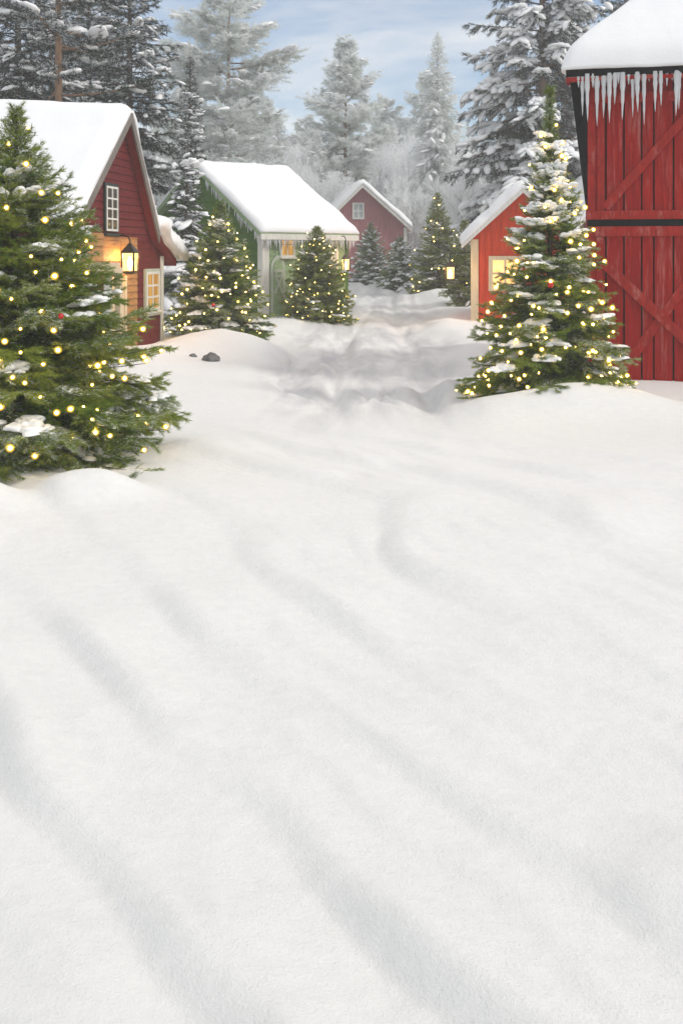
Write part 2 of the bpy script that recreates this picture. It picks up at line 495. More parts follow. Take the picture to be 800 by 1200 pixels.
def conifer(name, seed, H, Rm, nbr=170, z0=.06, prof=.85, elev=(-8, 55), curve=-.12, subgap=.085, sublen=.42, ter=True,
            ndens=150, nlen=.045, nwid=.003, tint=(.30, .12), snow=.25, blob=.35, bsize=(.10, .055, .035), mat='needles', bark='bark',
            trunk=.05, topspire=.14, sdroop=.10, spread=(28, 62), lump=.25, bsub=1, clump=1.0, azbias=None, flat=.25, clus=False, side_blob=0, loc=(0, 0, 0), rz=0, label=None, cat='tree', group=None, inner=.12):
    """a snow flecked conifer: trunk, crown of needled sprays, snow lying on the sprays. Returns (root, tips)"""
    rng = np.random.default_rng(seed)
    root = empty(name, loc, rz, label, cat, group)
    P0 = []; P1 = []; TT = []; SN = []
    bc, ba, bs = [], [], []
    wood = MB(); tips = []
    lean = rng.normal(0, .012, 2) * H
    def tr(h):
        f = h / H
        return np.array([lean[0] * f * f, lean[1] * f * f, h])
    wood_pts = [tr(H * f) for f in np.linspace(-.06 / max(H, 1), 1, 9)]
    for i in range(nbr):
        t = (i + rng.random()) / nbr
        t = t ** 1.12
        h = H * (z0 + (1 - z0) * t * .985)
        env = (1 - t) ** prof
        Lb = Rm * (env * rng.uniform(.78, 1.08) + .02) + topspire * .55 * (1 - t) * .3 + .03 * H * .3 * (t > .8) * (1 - t)
        Lb = max(Lb, .05 * Rm + .025)
        az = i * 2.39996 + rng.normal(0, .35)
        el = R(elev[0] + (elev[1] - elev[0]) * t ** 1.4 + rng.normal(0, 5))
        dh = np.array([math.cos(az), math.sin(az), 0.0])
        K = 9
        s = np.linspace(0, 1, K)[:, None]
        side = np.array([-dh[1], dh[0], 0.0])
        wob = rng.normal(0, .05)
        pts = tr(h) + dh * (Lb * s * math.cos(el)) + np.array([0, 0, 1.0]) * (Lb * (s * math.sin(el) + curve * s ** 2 * (1 - t) + .10 * s ** 4)) + side * (Lb * wob * s ** 2)
        tb = np.clip(rng.normal(tint[0], tint[1]), .02, .62)
        sb = np.clip(rng.normal(snow, .22), 0, 1) if snow > 0 else 0.0
        wood.tube([tuple(p) for p in pts[::2]], [max(.0025, .011 * H / 3 * (1 - .85 * q) * (.35 + .65 * (1 - t))) for q in np.linspace(0, 1, 5)], 3)
        # main axis
        a = pts[2:-1]; b = pts[3:]
        P0 += list(a); P1 += list(b); TT += [tb] * len(a); SN += [sb] * len(a)
        tips.append((pts[-1], dh, t)); 
        # side sprays
        ns = max(2, int(Lb * (1 - inner) / subgap))
        for j in range(ns):
            sj = inner + (1 - inner) * (j + rng.random() * .6) / ns
            k = sj * (K - 1); k0 = min(int(k), K - 2); f = k - k0
            p = pts[k0] * (1 - f) + pts[k0 + 1] * f
            ax = unit((pts[k0 + 1] - pts[k0])[None])[0]
            for sg in (-1, 1):
                ang = R(rng.uniform(38, 64))
                sd = unit(np.cross(np.array([0, 0, 1.0]), ax)[None])[0] * sg
                nrm = np.cross(ax, sd) * sg
                dr = ax * math.cos(ang) + sd * math.sin(ang) + nrm * rng.normal(0, flat)
                dr[2] -= sdroop * rng.random() * 1.6
                dr /= np.linalg.norm(dr)
                le = Lb * sublen * (1 - sj * .72) * rng.uniform(.6, 1.1) * (.45 + .55 * min(1, sj * 3)) + .03
                e = p + dr * le; e[2] -= sdroop * le * .5
                m = p + dr * le * .5
                ts = np.clip(tb + .26 * (sj - .55) + rng.normal(0, .08), .02, .66)  # outer sprays lighter: new growth, and sunlit tips put into the tint
                P0 += [p, m]; P1 += [m, e]; TT += [ts, ts + .05]; SN += [sb, min(1, sb * 1.25)]
                if sj > .45: tips.append((e, dh, t))
                if ter and le > .10:
                    for q in (.3, .5, .7, .88):
                        if q * le < .05: continue
                        for s2 in (-1, 1):
                            pp = p + (e - p) * q
                            d2 = dr * .68 + ax * .45 * 1 + sd * s2 * .1 + np.cross(dr, nrm) * s2 * .62 + nrm * rng.normal(0, .2)
                            d2[2] -= sdroop * rng.random()
                            d2 /= np.linalg.norm(d2)
                            l2 = le * (.42 - .25 * q) * rng.uniform(.7, 1.2)
                            P0.append(pp); P1.append(pp + d2 * l2); TT.append(ts + .04); SN.append(sb)
                if (side_blob if clus else blob) and sj > .3 and t < .85 and rng.random() < (side_blob if clus else blob) * sb * 1.6 * (1 - .6 * t):
                    c = p + (e - p) * rng.uniform(.35, .75)
                    g = rng.uniform(.55, 1.15) * (1 - .5 * t)
                    bc.append(c + np.array([0, 0, bsize[2] * .35])); ba.append(e - p)
                    bs.append((max(bsize[0] * g, le * .38 * g), bsize[1] * g, bsize[2] * g))
        if blob and t < .82 and rng.random() < blob * (.35 + sb) * (1 - .7 * t):
            n = rng.integers(2, 6); st = rng.uniform(.35, .7)
            if clus:
                n = 0; m_ = rng.integers(22, 60); st = rng.uniform(.45, .85); half = rng.uniform(.10, .26)
                for q in range(m_):
                    sj = np.clip(st + rng.normal(0, half * .5), .2, .99); k = sj * (K - 1); k0 = min(int(k), K - 2); f = k - k0
                    p = pts[k0] * (1 - f) + pts[k0 + 1] * f
                    ax = pts[k0 + 1] - pts[k0]; ax = ax / np.linalg.norm(ax) + side * rng.normal(0, .5); ax[2] *= .5
                    g = rng.uniform(.35, 1.0) * (1 - .4 * t); fall = math.exp(-((sj - st) / half) ** 2)
                    bc.append(p + side * rng.normal(0, .75 * bsize[1]) + np.array([0, 0, bsize[2] * (.2 + .9 * fall * rng.random())])); ba.append(ax)
                    bs.append((bsize[0] * g * .62, bsize[1] * g * .8, bsize[2] * g * (.5 + .7 * fall)))
            for q in range(n):
                sj = min(.97, st + q * .09)
                k = sj * (K - 1); k0 = min(int(k), K - 2); f = k - k0
                p = pts[k0] * (1 - f) + pts[k0 + 1] * f
                g = rng.uniform(.7, 1.35) * clump * (1 - .55 * t)
                bc.append(p + side * rng.normal(0, .3 * bsize[1]) + np.array([0, 0, bsize[2] * .4])); ba.append(pts[k0 + 1] - pts[k0] + side * rng.normal(0, .02))
                bs.append((bsize[0] * g, bsize[1] * g * 1.2, bsize[2] * g * 1.1))
    # leader
    for q in range(4):
        a = tr(H * (.90 + .025 * q)); P0.append(a); P1.append(tr(H * (.925 + .025 * q))); TT.append(tint[0] + .1); SN.append(snow * .4)
    V, Fc, tn = needles(np.array(P0), np.array(P1), np.array(TT), ndens, nlen, nwid, rng, spread, snow=np.array(SN))
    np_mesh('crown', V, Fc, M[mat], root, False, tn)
    tk = MB(); tk.tube([tuple(p) for p in wood_pts], [trunk * (1 - .93 * q) + .004 for q in np.linspace(0, 1, 9)], 9)
    tko = tk.build('trunk', M[bark], root, True)
    wood.build('branches', M[bark], root, True)
    if bc:
        V, Fc = blobs(bc, ba, bs, rng, bsub, lump * (1.3 if clus else 1))
        tag(np_mesh('snow_load', V, Fc, M['tree_snow'], root, True), kind='stuff')
    return root, tips


def pine(name, seed, H, Rm, zc=.35, npad=46, loc=(0, 0, 0), rz=0, label=None, cat='tree', group=None, mat='frost_haze_needles', bark='pine_bark',
         ndens=60, nlen=.2, nwid=.016, tint=(.5, .1), snow=.35, trunk=.16, blob=.16, twigs=34, round_top=True):
    """an open crowned pine: bare trunk below, level tiers of needle pads on long limbs"""
    rng = np.random.default_rng(seed)
    root = empty(name, loc, rz, label, cat, group)
    P0, P1, TT, SN = [], [], [], []
    wood = MB(); bc, ba, bs = [], [], []
    bend = rng.normal(0, .01, 2) * H
    def tr(h):
        f = h / H; return np.array([bend[0] * math.sin(f * 3), bend[1] * math.sin(f * 2.4), h])
    for i in range(npad):
        t = (i + rng.random()) / npad
        h = H * (zc + (1 - zc) * t)
        w = (math.sin(min(1, (1 - t) * 1.15 + .12) * math.pi * .62) ** .8 if round_top else (1 - t) ** .8) * rng.uniform(.5, 1.1)
        Lb = Rm * max(w, .15)
        az = i * 2.39996 + rng.normal(0, .5)
        el = R(rng.normal(6 + 40 * t * t, 8))
        dh = np.array([math.cos(az), math.sin(az), 0]); sd = np.array([-dh[1], dh[0], 0])
        s = np.linspace(0, 1, 6)[:, None]
        pts = tr(h) + dh * Lb * s * math.cos(el) + np.array([0, 0, 1.0]) * Lb * (s * math.sin(el) - .12 * s + .14 * s ** 3) + sd * Lb * rng.normal(0, .12) * s ** 2
        wood.tube([tuple(p) for p in pts], [max(.008, trunk * .28 * (1 - .85 * q) * (1 - .5 * t)) for q in np.linspace(0, 1, 6)], 4)
        tb = np.clip(rng.normal(tint[0], tint[1]), .02, .66); sb = np.clip(rng.normal(snow, .2), 0, 1)
        for j in range(int(twigs * (.4 + .6 * Lb / Rm))):
            sj = rng.uniform(.18, 1.0); k = sj * 5; k0 = min(int(k), 4); f = k - k0
            p = pts[k0] * (1 - f) + pts[k0 + 1] * f
            sg = rng.choice([-1, 1]); a = R(rng.uniform(15, 80))
            dr = dh * math.cos(a) + sd * math.sin(a) * sg + np.array([0, 0, rng.normal(.12, .22)])
            dr /= np.linalg.norm(dr)
            le = Lb * rng.uniform(.14, .36) + .1
            m = p + dr * le * .55; e = p + dr * le + np.array([0, 0, rng.normal(.03, .05) * le])
            P0 += [p, m]; P1 += [m, e]; ts = np.clip(tb + rng.normal(0, .07), 0, .66); TT += [ts, ts]; SN += [sb, sb]
            for q in range(3):
                pp = p + (e - p) * rng.uniform(.3, .95); d2 = unit((dr + rng.normal(0, .55, 3) * np.array([1, 1, .5]))[None])[0]
                P0.append(pp); P1.append(pp + d2 * le * .38); TT.append(ts); SN.append(sb)
            if rng.random() < blob * sb:
                bc.append(p + (e - p) * .6 + np.array([0, 0, .05])); ba.append(dr); bs.append((le * .5, le * .28 + .03, .05 + le * .08))
    V, Fc, tn = needles(np.array(P0), np.array(P1), np.array(TT), ndens, nlen, nwid, rng, (25, 70), droop=.05, snow=np.array(SN))
    np_mesh('crown', V, Fc, M[mat], root, False, tn)
    tk = MB(); tk.tube([tuple(tr(H * f)) for f in np.linspace(-.03, .98, 12)], [trunk * (1 - .85 * f) for f in np.linspace(0, 1, 12)], 9)
    tk.build('trunk', M[bark], root, True); wood.build('branches', M[bark], root, True)
    if bc:
        V, Fc = blobs(bc, ba, bs, rng, 1, .25); tag(np_mesh('snow_load', V, Fc, M['tree_snow'], root, True), kind='stuff')
    return root


def brush_tree(name, seed, H, Rm, loc=(0, 0, 0), rz=0, label=None, cat='tree', group=None, ndens=22, nlen=.45, nwid=.02, tint=(.69, .03), snow=.9, stems=26, trunk=.1):
    """a bare broadleaf tree furred with hoar frost: forking limbs and fine white twigs"""
    rng = np.random.default_rng(seed)
    root = empty(name, loc, rz, label, cat, group)
    wood = MB(); P0, P1 = [], []
    def grow(p, d, l, r, lev):
        n = 4; pts = [p]
        dd = d.copy()
        for k in range(n):
            dd = dd + rng.normal(0, .16, 3) + np.array([0, 0, .05]); dd /= np.linalg.norm(dd)
            pts.append(pts[-1] + dd * l / n)
        if r > .012: wood.tube([tuple(q) for q in pts], [r * (1 - .5 * k / n) for k in range(n + 1)], 5)
        for a, b in zip(pts[:-1], pts[1:]):
            if lev > 0: P0.append(a); P1.append(b)
        if lev >= 4: return
        for k in range(5 if lev < 3 else 4):
            q = rng.uniform(.3, 1.0); i0 = min(int(q * n), n - 1); pp = pts[i0] + (pts[i0 + 1] - pts[i0]) * (q * n - i0)
            nd = dd * .75 + rng.normal(0, .62, 3); nd[2] = nd[2] * .7 + .12; nd /= np.linalg.norm(nd)
            grow(pp, nd, l * rng.uniform(.5, .74), r * .55, lev + 1)
    grow(np.array([0, 0, -.2]), np.array([0, 0, 1.0]), H * .52, trunk, 0)
    for q in range(3):
        a = rng.uniform(0, 6.28); grow(np.array([0, 0, H * .1]), unit(np.array([[math.cos(a) * .5, math.sin(a) * .5, .8]]))[0], H * .42, trunk * .6, 1)
    P0 = np.array(P0); P1 = np.array(P1)
    mx = max(np.abs(P1[:, :2]).max(), .1); sc = np.array([Rm / mx, Rm / mx, H / P1[:, 2].max()])
    P0 *= sc; P1 *= sc; wood.v = [tuple(np.array(q) * sc) for q in wood.v]
    V, Fc, tn = needles(P0, P1, np.full(len(P0), tint[0]), ndens, nlen, nwid, rng, (15, 60), droop=.1, snow=np.full(len(P0), snow), taper=False)
    np_mesh('crown', V, Fc, M['frost_haze_needles'], root, False, tn)
    wood.build('trunk', M['frost_bark'], root, True)
    return root


BULB_ME = {}


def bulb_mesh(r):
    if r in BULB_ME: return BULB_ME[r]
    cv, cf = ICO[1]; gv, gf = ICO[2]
    V = np.concatenate([cv * r * .50, gv * r]); Fc = np.concatenate([cf, gf + len(cv)])  # core, and the larger sphere added as its glow
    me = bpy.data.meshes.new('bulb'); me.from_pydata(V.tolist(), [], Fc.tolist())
    me.polygons.foreach_set('use_smooth', [True] * len(Fc)); me.materials.append(M['bulb_core']); me.materials.append(M['bulb_halo'])
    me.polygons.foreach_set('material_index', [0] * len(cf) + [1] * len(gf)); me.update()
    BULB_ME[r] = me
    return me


def fairy_lights(root, tips, n, extra, r, seed, label, tmax=.93, face=None, zmin=.0):
    """a string of bulbs hung on the outer sprays of the tree at root"""
    rng = np.random.default_rng(seed)
    base = Vector(root.location); rz = root.rotation_euler.z
    st = empty('fairy_light_string', base, rz, label, 'fairy lights', 'strings of fairy lights on the green trees')
    P = np.array([t[0] for t in tips]); D = np.array([t[1] for t in tips]); T = np.array([t[2] for t in tips])
    w = np.array([math.cos(rz) * d[1] + math.sin(rz) * d[0] for d in D])       # outward direction along world y
    ok = np.where((T < tmax) & (P[:, 2] > zmin))[0]
    pr = np.where(w[ok] < .25, 1.0, .10) * (.35 + (1 - T[ok])); pr /= pr.sum()
    sel = []
    for c in rng.choice(ok, size=min(len(ok), 3000), replace=False, p=pr) if len(ok) > 3000 else rng.choice(ok, size=min(len(ok), int((pr > 0).sum())), replace=False, p=pr):
        if all(np.linalg.norm(P[c] - P[k]) > (r * 2.2 if rng.random() < .25 else r * 5.0) for k in sel):
            sel.append(c)
        if len(sel) >= n + extra: break
    me = bulb_mesh(r)
    pos = [P[c] + D[c] * r * 1.0 + np.array([0, 0, -r * .2]) for c in sel]
    for p in pos[:n]:
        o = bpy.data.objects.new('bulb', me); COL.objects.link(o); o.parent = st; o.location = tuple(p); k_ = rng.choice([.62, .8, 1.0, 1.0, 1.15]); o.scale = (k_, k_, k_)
    if len(pos) > n:
        bv = np.array([v.co[:] for v in me.vertices]); bf = np.array([p.vertices[:] for p in me.polygons], np.int32); bm_ = [p.material_index for p in me.polygons]
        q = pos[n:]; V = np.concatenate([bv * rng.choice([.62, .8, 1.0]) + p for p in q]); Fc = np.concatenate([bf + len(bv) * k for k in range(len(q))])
        tag(np_mesh('bulb', V, Fc, [M['bulb_core'], M['bulb_halo']], st, True, None, bm_ * len(q)), kind='stuff')
    # the wire winds round the crown from bulb to bulb
    order = sorted(range(len(pos)), key=lambda k: (round(pos[k][2] / max(.25, .12 * P[:, 2].max())), math.atan2(pos[k][1], pos[k][0])))
    mb = MB(); pts = []
    for a, b in zip(order[:-1], order[1:]):
        pa, pb = pos[a], pos[b]
        for q in (0, .25, .5, .75):
            m = pa * (1 - q) + pb * q
            m = m * np.array([1 - .25 * math.sin(q * math.pi), 1 - .25 * math.sin(q * math.pi), 1]) - np.array([0, 0, .04 * math.sin(q * math.pi) + r * .9])
            pts.append(tuple(m))
    if len(pts) > 3: mb.tube(pts, .0022, 4); mb.build('wire', M['wire'], st)
    return st


def bauble(loc, r, label):
    t = empty('bauble', loc, 0, label, 'bauble', 'red baubles on the fir trees')
    v, f = ICO[3]; np_mesh('ball', v * r, f, M['bauble'], t)
    c = MB(); c.lathe([(r * .28, r * .9), (r * .28, r * 1.15), (r * .1, r * 1.2)], n=10); c.build('cap', M['gold'], t, True)
    h = MB(); h.tube([(r * .2 * math.cos(a), 0, r * 1.35 + r * .2 * math.sin(a)) for a in np.linspace(0, 6.28, 12)], r * .04, 4); h.build('hanger', M['gold'], t, True)
    return t
# ------------------------------------------------------------------ building helpers
def Mx(loc, rz):
    return Matrix.Translation(Vector(loc)) @ Matrix.Rotation(rz, 4, 'Z')


def uv(px, py, RM, basis=None, off=0.0):
    """where the photograph's ray through (px,py) meets the wall plane: (along, height)"""
    T = RM @ (basis or Matrix()); Ti = T.inverted()
    c = Ti @ Vector((0, 0, CAMZ)); d = Ti.to_3x3() @ Vector(((px - 400) / F, 1, (HZ - py) / F))
    t = (-off - c.y) / d.y; p = c + d * t
    return p.x, p.z


def clip_strip(poly, ax, lo, hi):
    def cut(pts, sgn, lim):
        out = []
        for i in range(len(pts)):
            a, b = pts[i], pts[(i + 1) % len(pts)]
            da, db = sgn * (a[ax] - lim), sgn * (b[ax] - lim)
            if da >= 0: out.append(a)
            if (da >= 0) != (db >= 0):
                f = da / (da - db); out.append((a[0] + (b[0] - a[0]) * f, a[1] + (b[1] - a[1]) * f))
        return out
    p = cut(poly, 1, lo)
    return cut(p, -1, hi) if len(p) > 2 else []


def boards(mb, poly, mode, size, gap, rng, dep=.022, lap=True, batten=0.0, solid=True):
    """a wall of separate boards clipped to the polygon, on a solid backing"""
    if solid: mb.prism(poly, .001, back=.10)
    ax = 1 if mode == 'h' else 0
    lo = min(p[ax] for p in poly); hi = max(p[ax] for p in poly)
    x = lo
    while x < hi - .005:
        w = size * (1 if mode == 'h' else rng.uniform(.75, 1.25)); e = min(x + w, hi)
        c = clip_strip(poly, ax, x + gap * .5, e - gap * .5)
        if len(c) > 2:
            j = rng.uniform(-.003, .003)
            if mode == 'h' and lap: d = [dep + j - (dep * .75) * (p[1] - x) / w for p in c]
            else: d = [dep + j] * len(c)
            mb.prism(c, d)
        if batten and e < hi - .01:
            c = clip_strip(poly, ax, e - batten / 2, e + batten / 2)
            if len(c) > 2: mb.prism(c, dep + .02)
        x = e


def window(root, basis, x0, x1, z0, z1, nx, nz, frame, pane, fw=.06, dep=.075, sill=True, mun=.022, muntin=None, outer=None, curtain=False, label=None):
    """a framed window: frame > pane, glazing bars"""
    f = MB(basis)
    f.box(x0 - fw, x0, -dep, -.02, z0 - fw, z1 + fw); f.box(x1, x1 + fw, -dep, -.02, z0 - fw, z1 + fw)
    f.box(x0, x1, -dep + .003, -.02, z1, z1 + fw); f.box(x0, x1, -dep + .003, -.02, z0 - fw, z0)
    if sill: f.box(x0 - fw * 1.5, x1 + fw * 1.5, -dep - .05, -.018, z0 - fw - .035, z0 - fw - .001)
    w = f.build('window', frame, root)
    if label: w['label'] = label
    p = MB(basis); p.box(x0 - .004, x1 + .004, -.045, -.03, z0 - .004, z1 + .004); p.build('pane', pane, w)
    b = MB(basis)
    for k in range(1, nx):
        x = x0 + (x1 - x0) * k / nx; b.box(x - mun / 2, x + mun / 2, -.062, -.046, z0, z1)
    for k in range(1, nz):
        z = z0 + (z1 - z0) * k / nz; b.box(x0, x1, -.060, -.0465, z - mun / 2, z + mun / 2)
    if nx > 1 or nz > 1: b.build('glazing_bars', muntin or frame, w)
    if outer:
        o = MB(basis); g = fw
        o.box(x0 - fw - .05, x0 - fw - .002, -dep + .01, -.02, z0 - fw, z1 + fw + .05); o.box(x1 + fw + .002, x1 + fw + .05, -dep + .01, -.02, z0 - fw, z1 + fw + .05)
        o.box(x0 - fw, x1 + fw, -dep + .013, -.02, z1 + fw + .002, z1 + fw + .05); o.box(x0 - fw - .05, x1 + fw + .05, -dep - .02, -.02, z0 - fw - .08, z0 - fw - .037)
        o.build('casing', outer, w)
    return w


def snow_sheet(root, sec, y0, y1, T, seed, nu=40, nv=46, bow=0.0, streak=0.0, lump=.25, rnd=1.0):
    """snow lying over a roof whose cross section is the polyline sec [(x,z)], running from y0 to y1"""
    sec = [np.array(p, float) for p in sec]
    ln = [np.linalg.norm(b - a) for a, b in zip(sec[:-1], sec[1:])]; tot = sum(ln)
    s = np.linspace(0, tot, nv); q = np.zeros((nv, 2)); nn = np.zeros((nv, 2))
    cum = np.concatenate([[0], np.cumsum(ln)])
    for i, v in enumerate(s):
        k = min(int(np.searchsorted(cum, v, 'right') - 1), len(ln) - 1)
        a, b = sec[k], sec[k + 1]; f = (v - cum[k]) / ln[k]
        q[i] = a + (b - a) * f; d = (b - a) / ln[k]; nn[i] = (-d[1], d[0])
    sm = nn.copy()
    for i in range(nv):
        w = np.exp(-((s - s[i]) / (T * 1.1)) ** 2)[:, None]; m = (nn * w).sum(0); sm[i] = m / np.linalg.norm(m)
    if sm[:, 1].mean() < 0: sm = -sm
    u = np.linspace(y0, y1, nu)
    U, S = np.meshgrid(u, s, indexing='ij')
    r = T * rnd
    def edge(d): return np.sqrt(np.clip(1 - (1 - np.clip(d / r, 0, 1)) ** 2, 0, 1))
    e = edge(np.minimum(U - y0, y1 - U)) * edge(np.minimum(S, tot - S))
    h = T * (.32 + .68 * e) * (1 + lump * 2.6 * (fbm(U * 1.3 + seed, S * 1.3, seed, 4) - .5))
    if streak: h = h + streak * (fbm(U * 4.5, S * .5, seed + 5, 4) - .5) * e
    top = np.zeros((nu, nv, 3)); bot = np.zeros((nu, nv, 3))
    sag = bow * ((U - y0) / (y1 - y0))
    wav = .16 * T / .2 * (fbm(S * 2.2, S * 0 + seed, seed + 9, 3) - .5)
    ed = np.where(U < (y0 + y1) / 2, -1, 1) * (1 - np.clip(np.minimum(U - y0, y1 - U) / .25, 0, 1))
    top[..., 0] = q[None, :, 0] + sm[None, :, 0] * h; top[..., 1] = U + ed * wav; top[..., 2] = q[None, :, 1] + sm[None, :, 1] * h + sag
    bot[..., 0] = q[None, :, 0] + sm[None, :, 0] * .006; bot[..., 1] = U; bot[..., 2] = q[None, :, 1] + sm[None, :, 1] * .006 + sag * 0
    V = np.concatenate([top.reshape(-1, 3), bot.reshape(-1, 3)]); n = nu * nv
    ii, jj = np.meshgrid(np.arange(nu - 1), np.arange(nv - 1), indexing='ij'); a = (ii * nv + jj).ravel()
    ft = np.stack([a, a + nv, a + nv + 1, a + 1], 1); fb = ft[:, ::-1] + n
    ring = [i * nv for i in range(nu)] + [(nu - 1) * nv + j for j in range(1, nv)] + [i * nv + nv - 1 for i in range(nu - 2, -1, -1)] + [j for j in range(nv - 2, 0, -1)]
    ring = np.array(ring); nx = np.roll(ring, -1)
    fs = np.stack([nx, ring, ring + n, nx + n], 1)
    return np_mesh('roof_snow', V, np.concatenate([ft, fb, fs]), M['snow'], root, True)


def gable_roof(root, L_, A_, R_, y0, y1, th, mat, snow, seed, board=None, bw=.14, soffit=None, **kw):
    """roof slab > bargeboards, with its snow; L_, A_, R_ = (x,z) of left eave, apex, right eave"""
    mb = MB()
    sec = [L_, A_, R_] + list(kw.pop('flare', []) or [])
    for k in range(len(sec) - 1):
        a, b = sec[k], sec[k + 1]
        pl = [a, b, (b[0], b[1] - th * 1.3), (a[0], a[1] - th * 1.3)]
        n = 4
        vs = [(x, y0, z) for x, z in pl] + [(x, y1, z) for x, z in pl]
        mb.add(vs, [(0, 1, 2, 3), (7, 6, 5, 4), (0, 4, 5, 1), (3, 2, 6, 7)] + ([(0, 3, 7, 4)] if k == 0 else [(1, 5, 6, 2)] if k == len(sec) - 2 else []))
    rf = mb.build('roof', mat, root)
    if board:
        for a, b in ((L_, A_), (A_, R_)):
            bb = MB()
            for yy in (y0,):
                vs = [(a[0], yy - .035, a[1] + .012), (b[0], yy - .035, b[1] + .012), (b[0], yy - .035, b[1] - bw), (a[0], yy - .035, a[1] - bw)]
                vs += [(x, yy - .003, z) for x, _, z in vs]
                bb.add(vs, [(0, 1, 2, 3), (7, 6, 5, 4), (0, 4, 5, 1), (1, 5, 6, 2), (2, 6, 7, 3), (3, 7, 4, 0)])
            bb.build('bargeboard', board, root)
    snow_sheet(root, sec, y0 - .05, y1 + .05, snow, seed, **kw)
    return rf


def house(name, label, cat, loc, rz, xl, xr, depth, L_, A_, R_, y0, th, wallm, mode, bsize, roofm, snow, seed, board=None, sidem=None, corner=None, cw=.10, gap=.008, batten=0.0, bw=.14, zb=-.3, lapd=.022, **kw):
    rng = random.Random(seed)
    root = empty(name, loc, rz, label, cat)
    def rz_at(x):
        sec = [L_, A_, R_] + list(kw.get('flare', []) or [])
        return float(np.interp(x, [p[0] for p in sec], [p[1] for p in sec])) - th * 1.3 - .004
    w = MB()
    fl = [(R_[0], rz_at(R_[0]))] if kw.get('flare') else []
    if fl: boards(w, [(R_[0] + .0, zb), (xr, zb), (xr, rz_at(xr)), fl[0]], mode, bsize, gap, rng, batten=batten); poly = [(xl, zb), (R_[0] - .002, zb), fl[0], (A_[0], rz_at(A_[0])), (xl, rz_at(xl))]
    else: poly = [(xl, zb), (xr, zb), (xr, rz_at(xr)), (A_[0], rz_at(A_[0])), (xl, rz_at(xl))]
    boards(w, poly, mode, bsize, gap, rng, lapd, batten=batten); w.build('wall', wallm, root)
    w = MB(Matrix.Translation((0, depth, 0)) @ Matrix.Rotation(math.pi, 4, 'Z'))
    boards(w, [(-xr, zb), (-xl, zb), (-xl, rz_at(xl)), (-A_[0], rz_at(A_[0])), (-xr, rz_at(xr))], mode, bsize, gap, rng); w.build('wall', wallm, root)
    bR = Matrix.Translation((xr, 0, 0)) @ Matrix.Rotation(math.pi / 2, 4, 'Z')
    bL = Matrix.Translation((xl, 0, 0)) @ Matrix.Rotation(-math.pi / 2, 4, 'Z')
    w = MB(bR); boards(w, [(.101, zb), (depth - .101, zb), (depth - .101, rz_at(xr)), (.101, rz_at(xr))], mode, bsize, gap, rng, batten=batten); w.build('wall', sidem or wallm, root)
    w = MB(bL); boards(w, [(-depth + .101, zb), (-.101, zb), (-.101, rz_at(xl)), (-depth + .101, rz_at(xl))], mode, bsize, gap, rng, batten=batten); w.build('wall', wallm, root)
    if corner:
        for x, z in ((xl, rz_at(xl)), (xr, rz_at(xr))):
            s = 1 if x == xr else -1
            c = MB(); c.box(x - s * cw, x + s * .045, -.045, -.0225, zb, z - .02); c.box(x + s * .0225, x + s * .045, -.0225, cw, zb, z - .025)
            c.build('corner_board', corner, root)
    gable_roof(root, L_, A_, R_, y0, depth + .12, th, roofm, snow, seed, board, bw, **kw)
    return root, bR, bL


ICE = {}


def icicle(root, p, ln, r, seed=0):
    key = seed % 7
    if key not in ICE:
        rg = np.random.default_rng(key + 3); n = 9; V = []; Fc = []
        K = 10; dx = rg.normal(0, .03, 2)
        for i in range(K + 1):
            s = i / K; rr = (1 - s) ** .85 * (1 + .16 * math.sin(i * 2.1 + key)) * (1.15 if i else .8) + .03
            for k in range(n):
                a = 6.2832 * k / n; V.append((rr * math.cos(a) + dx[0] * s * 4 * s, rr * math.sin(a) + dx[1] * s * 4 * s, -s))
        for i in range(K):
            for k in range(n): Fc.append((i * n + k, (i + 1) * n + k, (i + 1) * n + (k + 1) % n, i * n + (k + 1) % n))
        me = bpy.data.meshes.new('icicle'); me.from_pydata(V, [], Fc + [tuple(range(n)), tuple(range(K * n + n - 1, K * n - 1, -1))])
        me.polygons.foreach_set('use_smooth', [True] * len(me.polygons)); me.materials.append(M['ice']); me.update(); ICE[key] = me
    o = bpy.data.objects.new('icicle', ICE[key]); COL.objects.link(o); o.parent = root
    o.location = p; o.scale = (r, r, ln); o.rotation_euler = (0, 0, seed * 1.3)
    return o


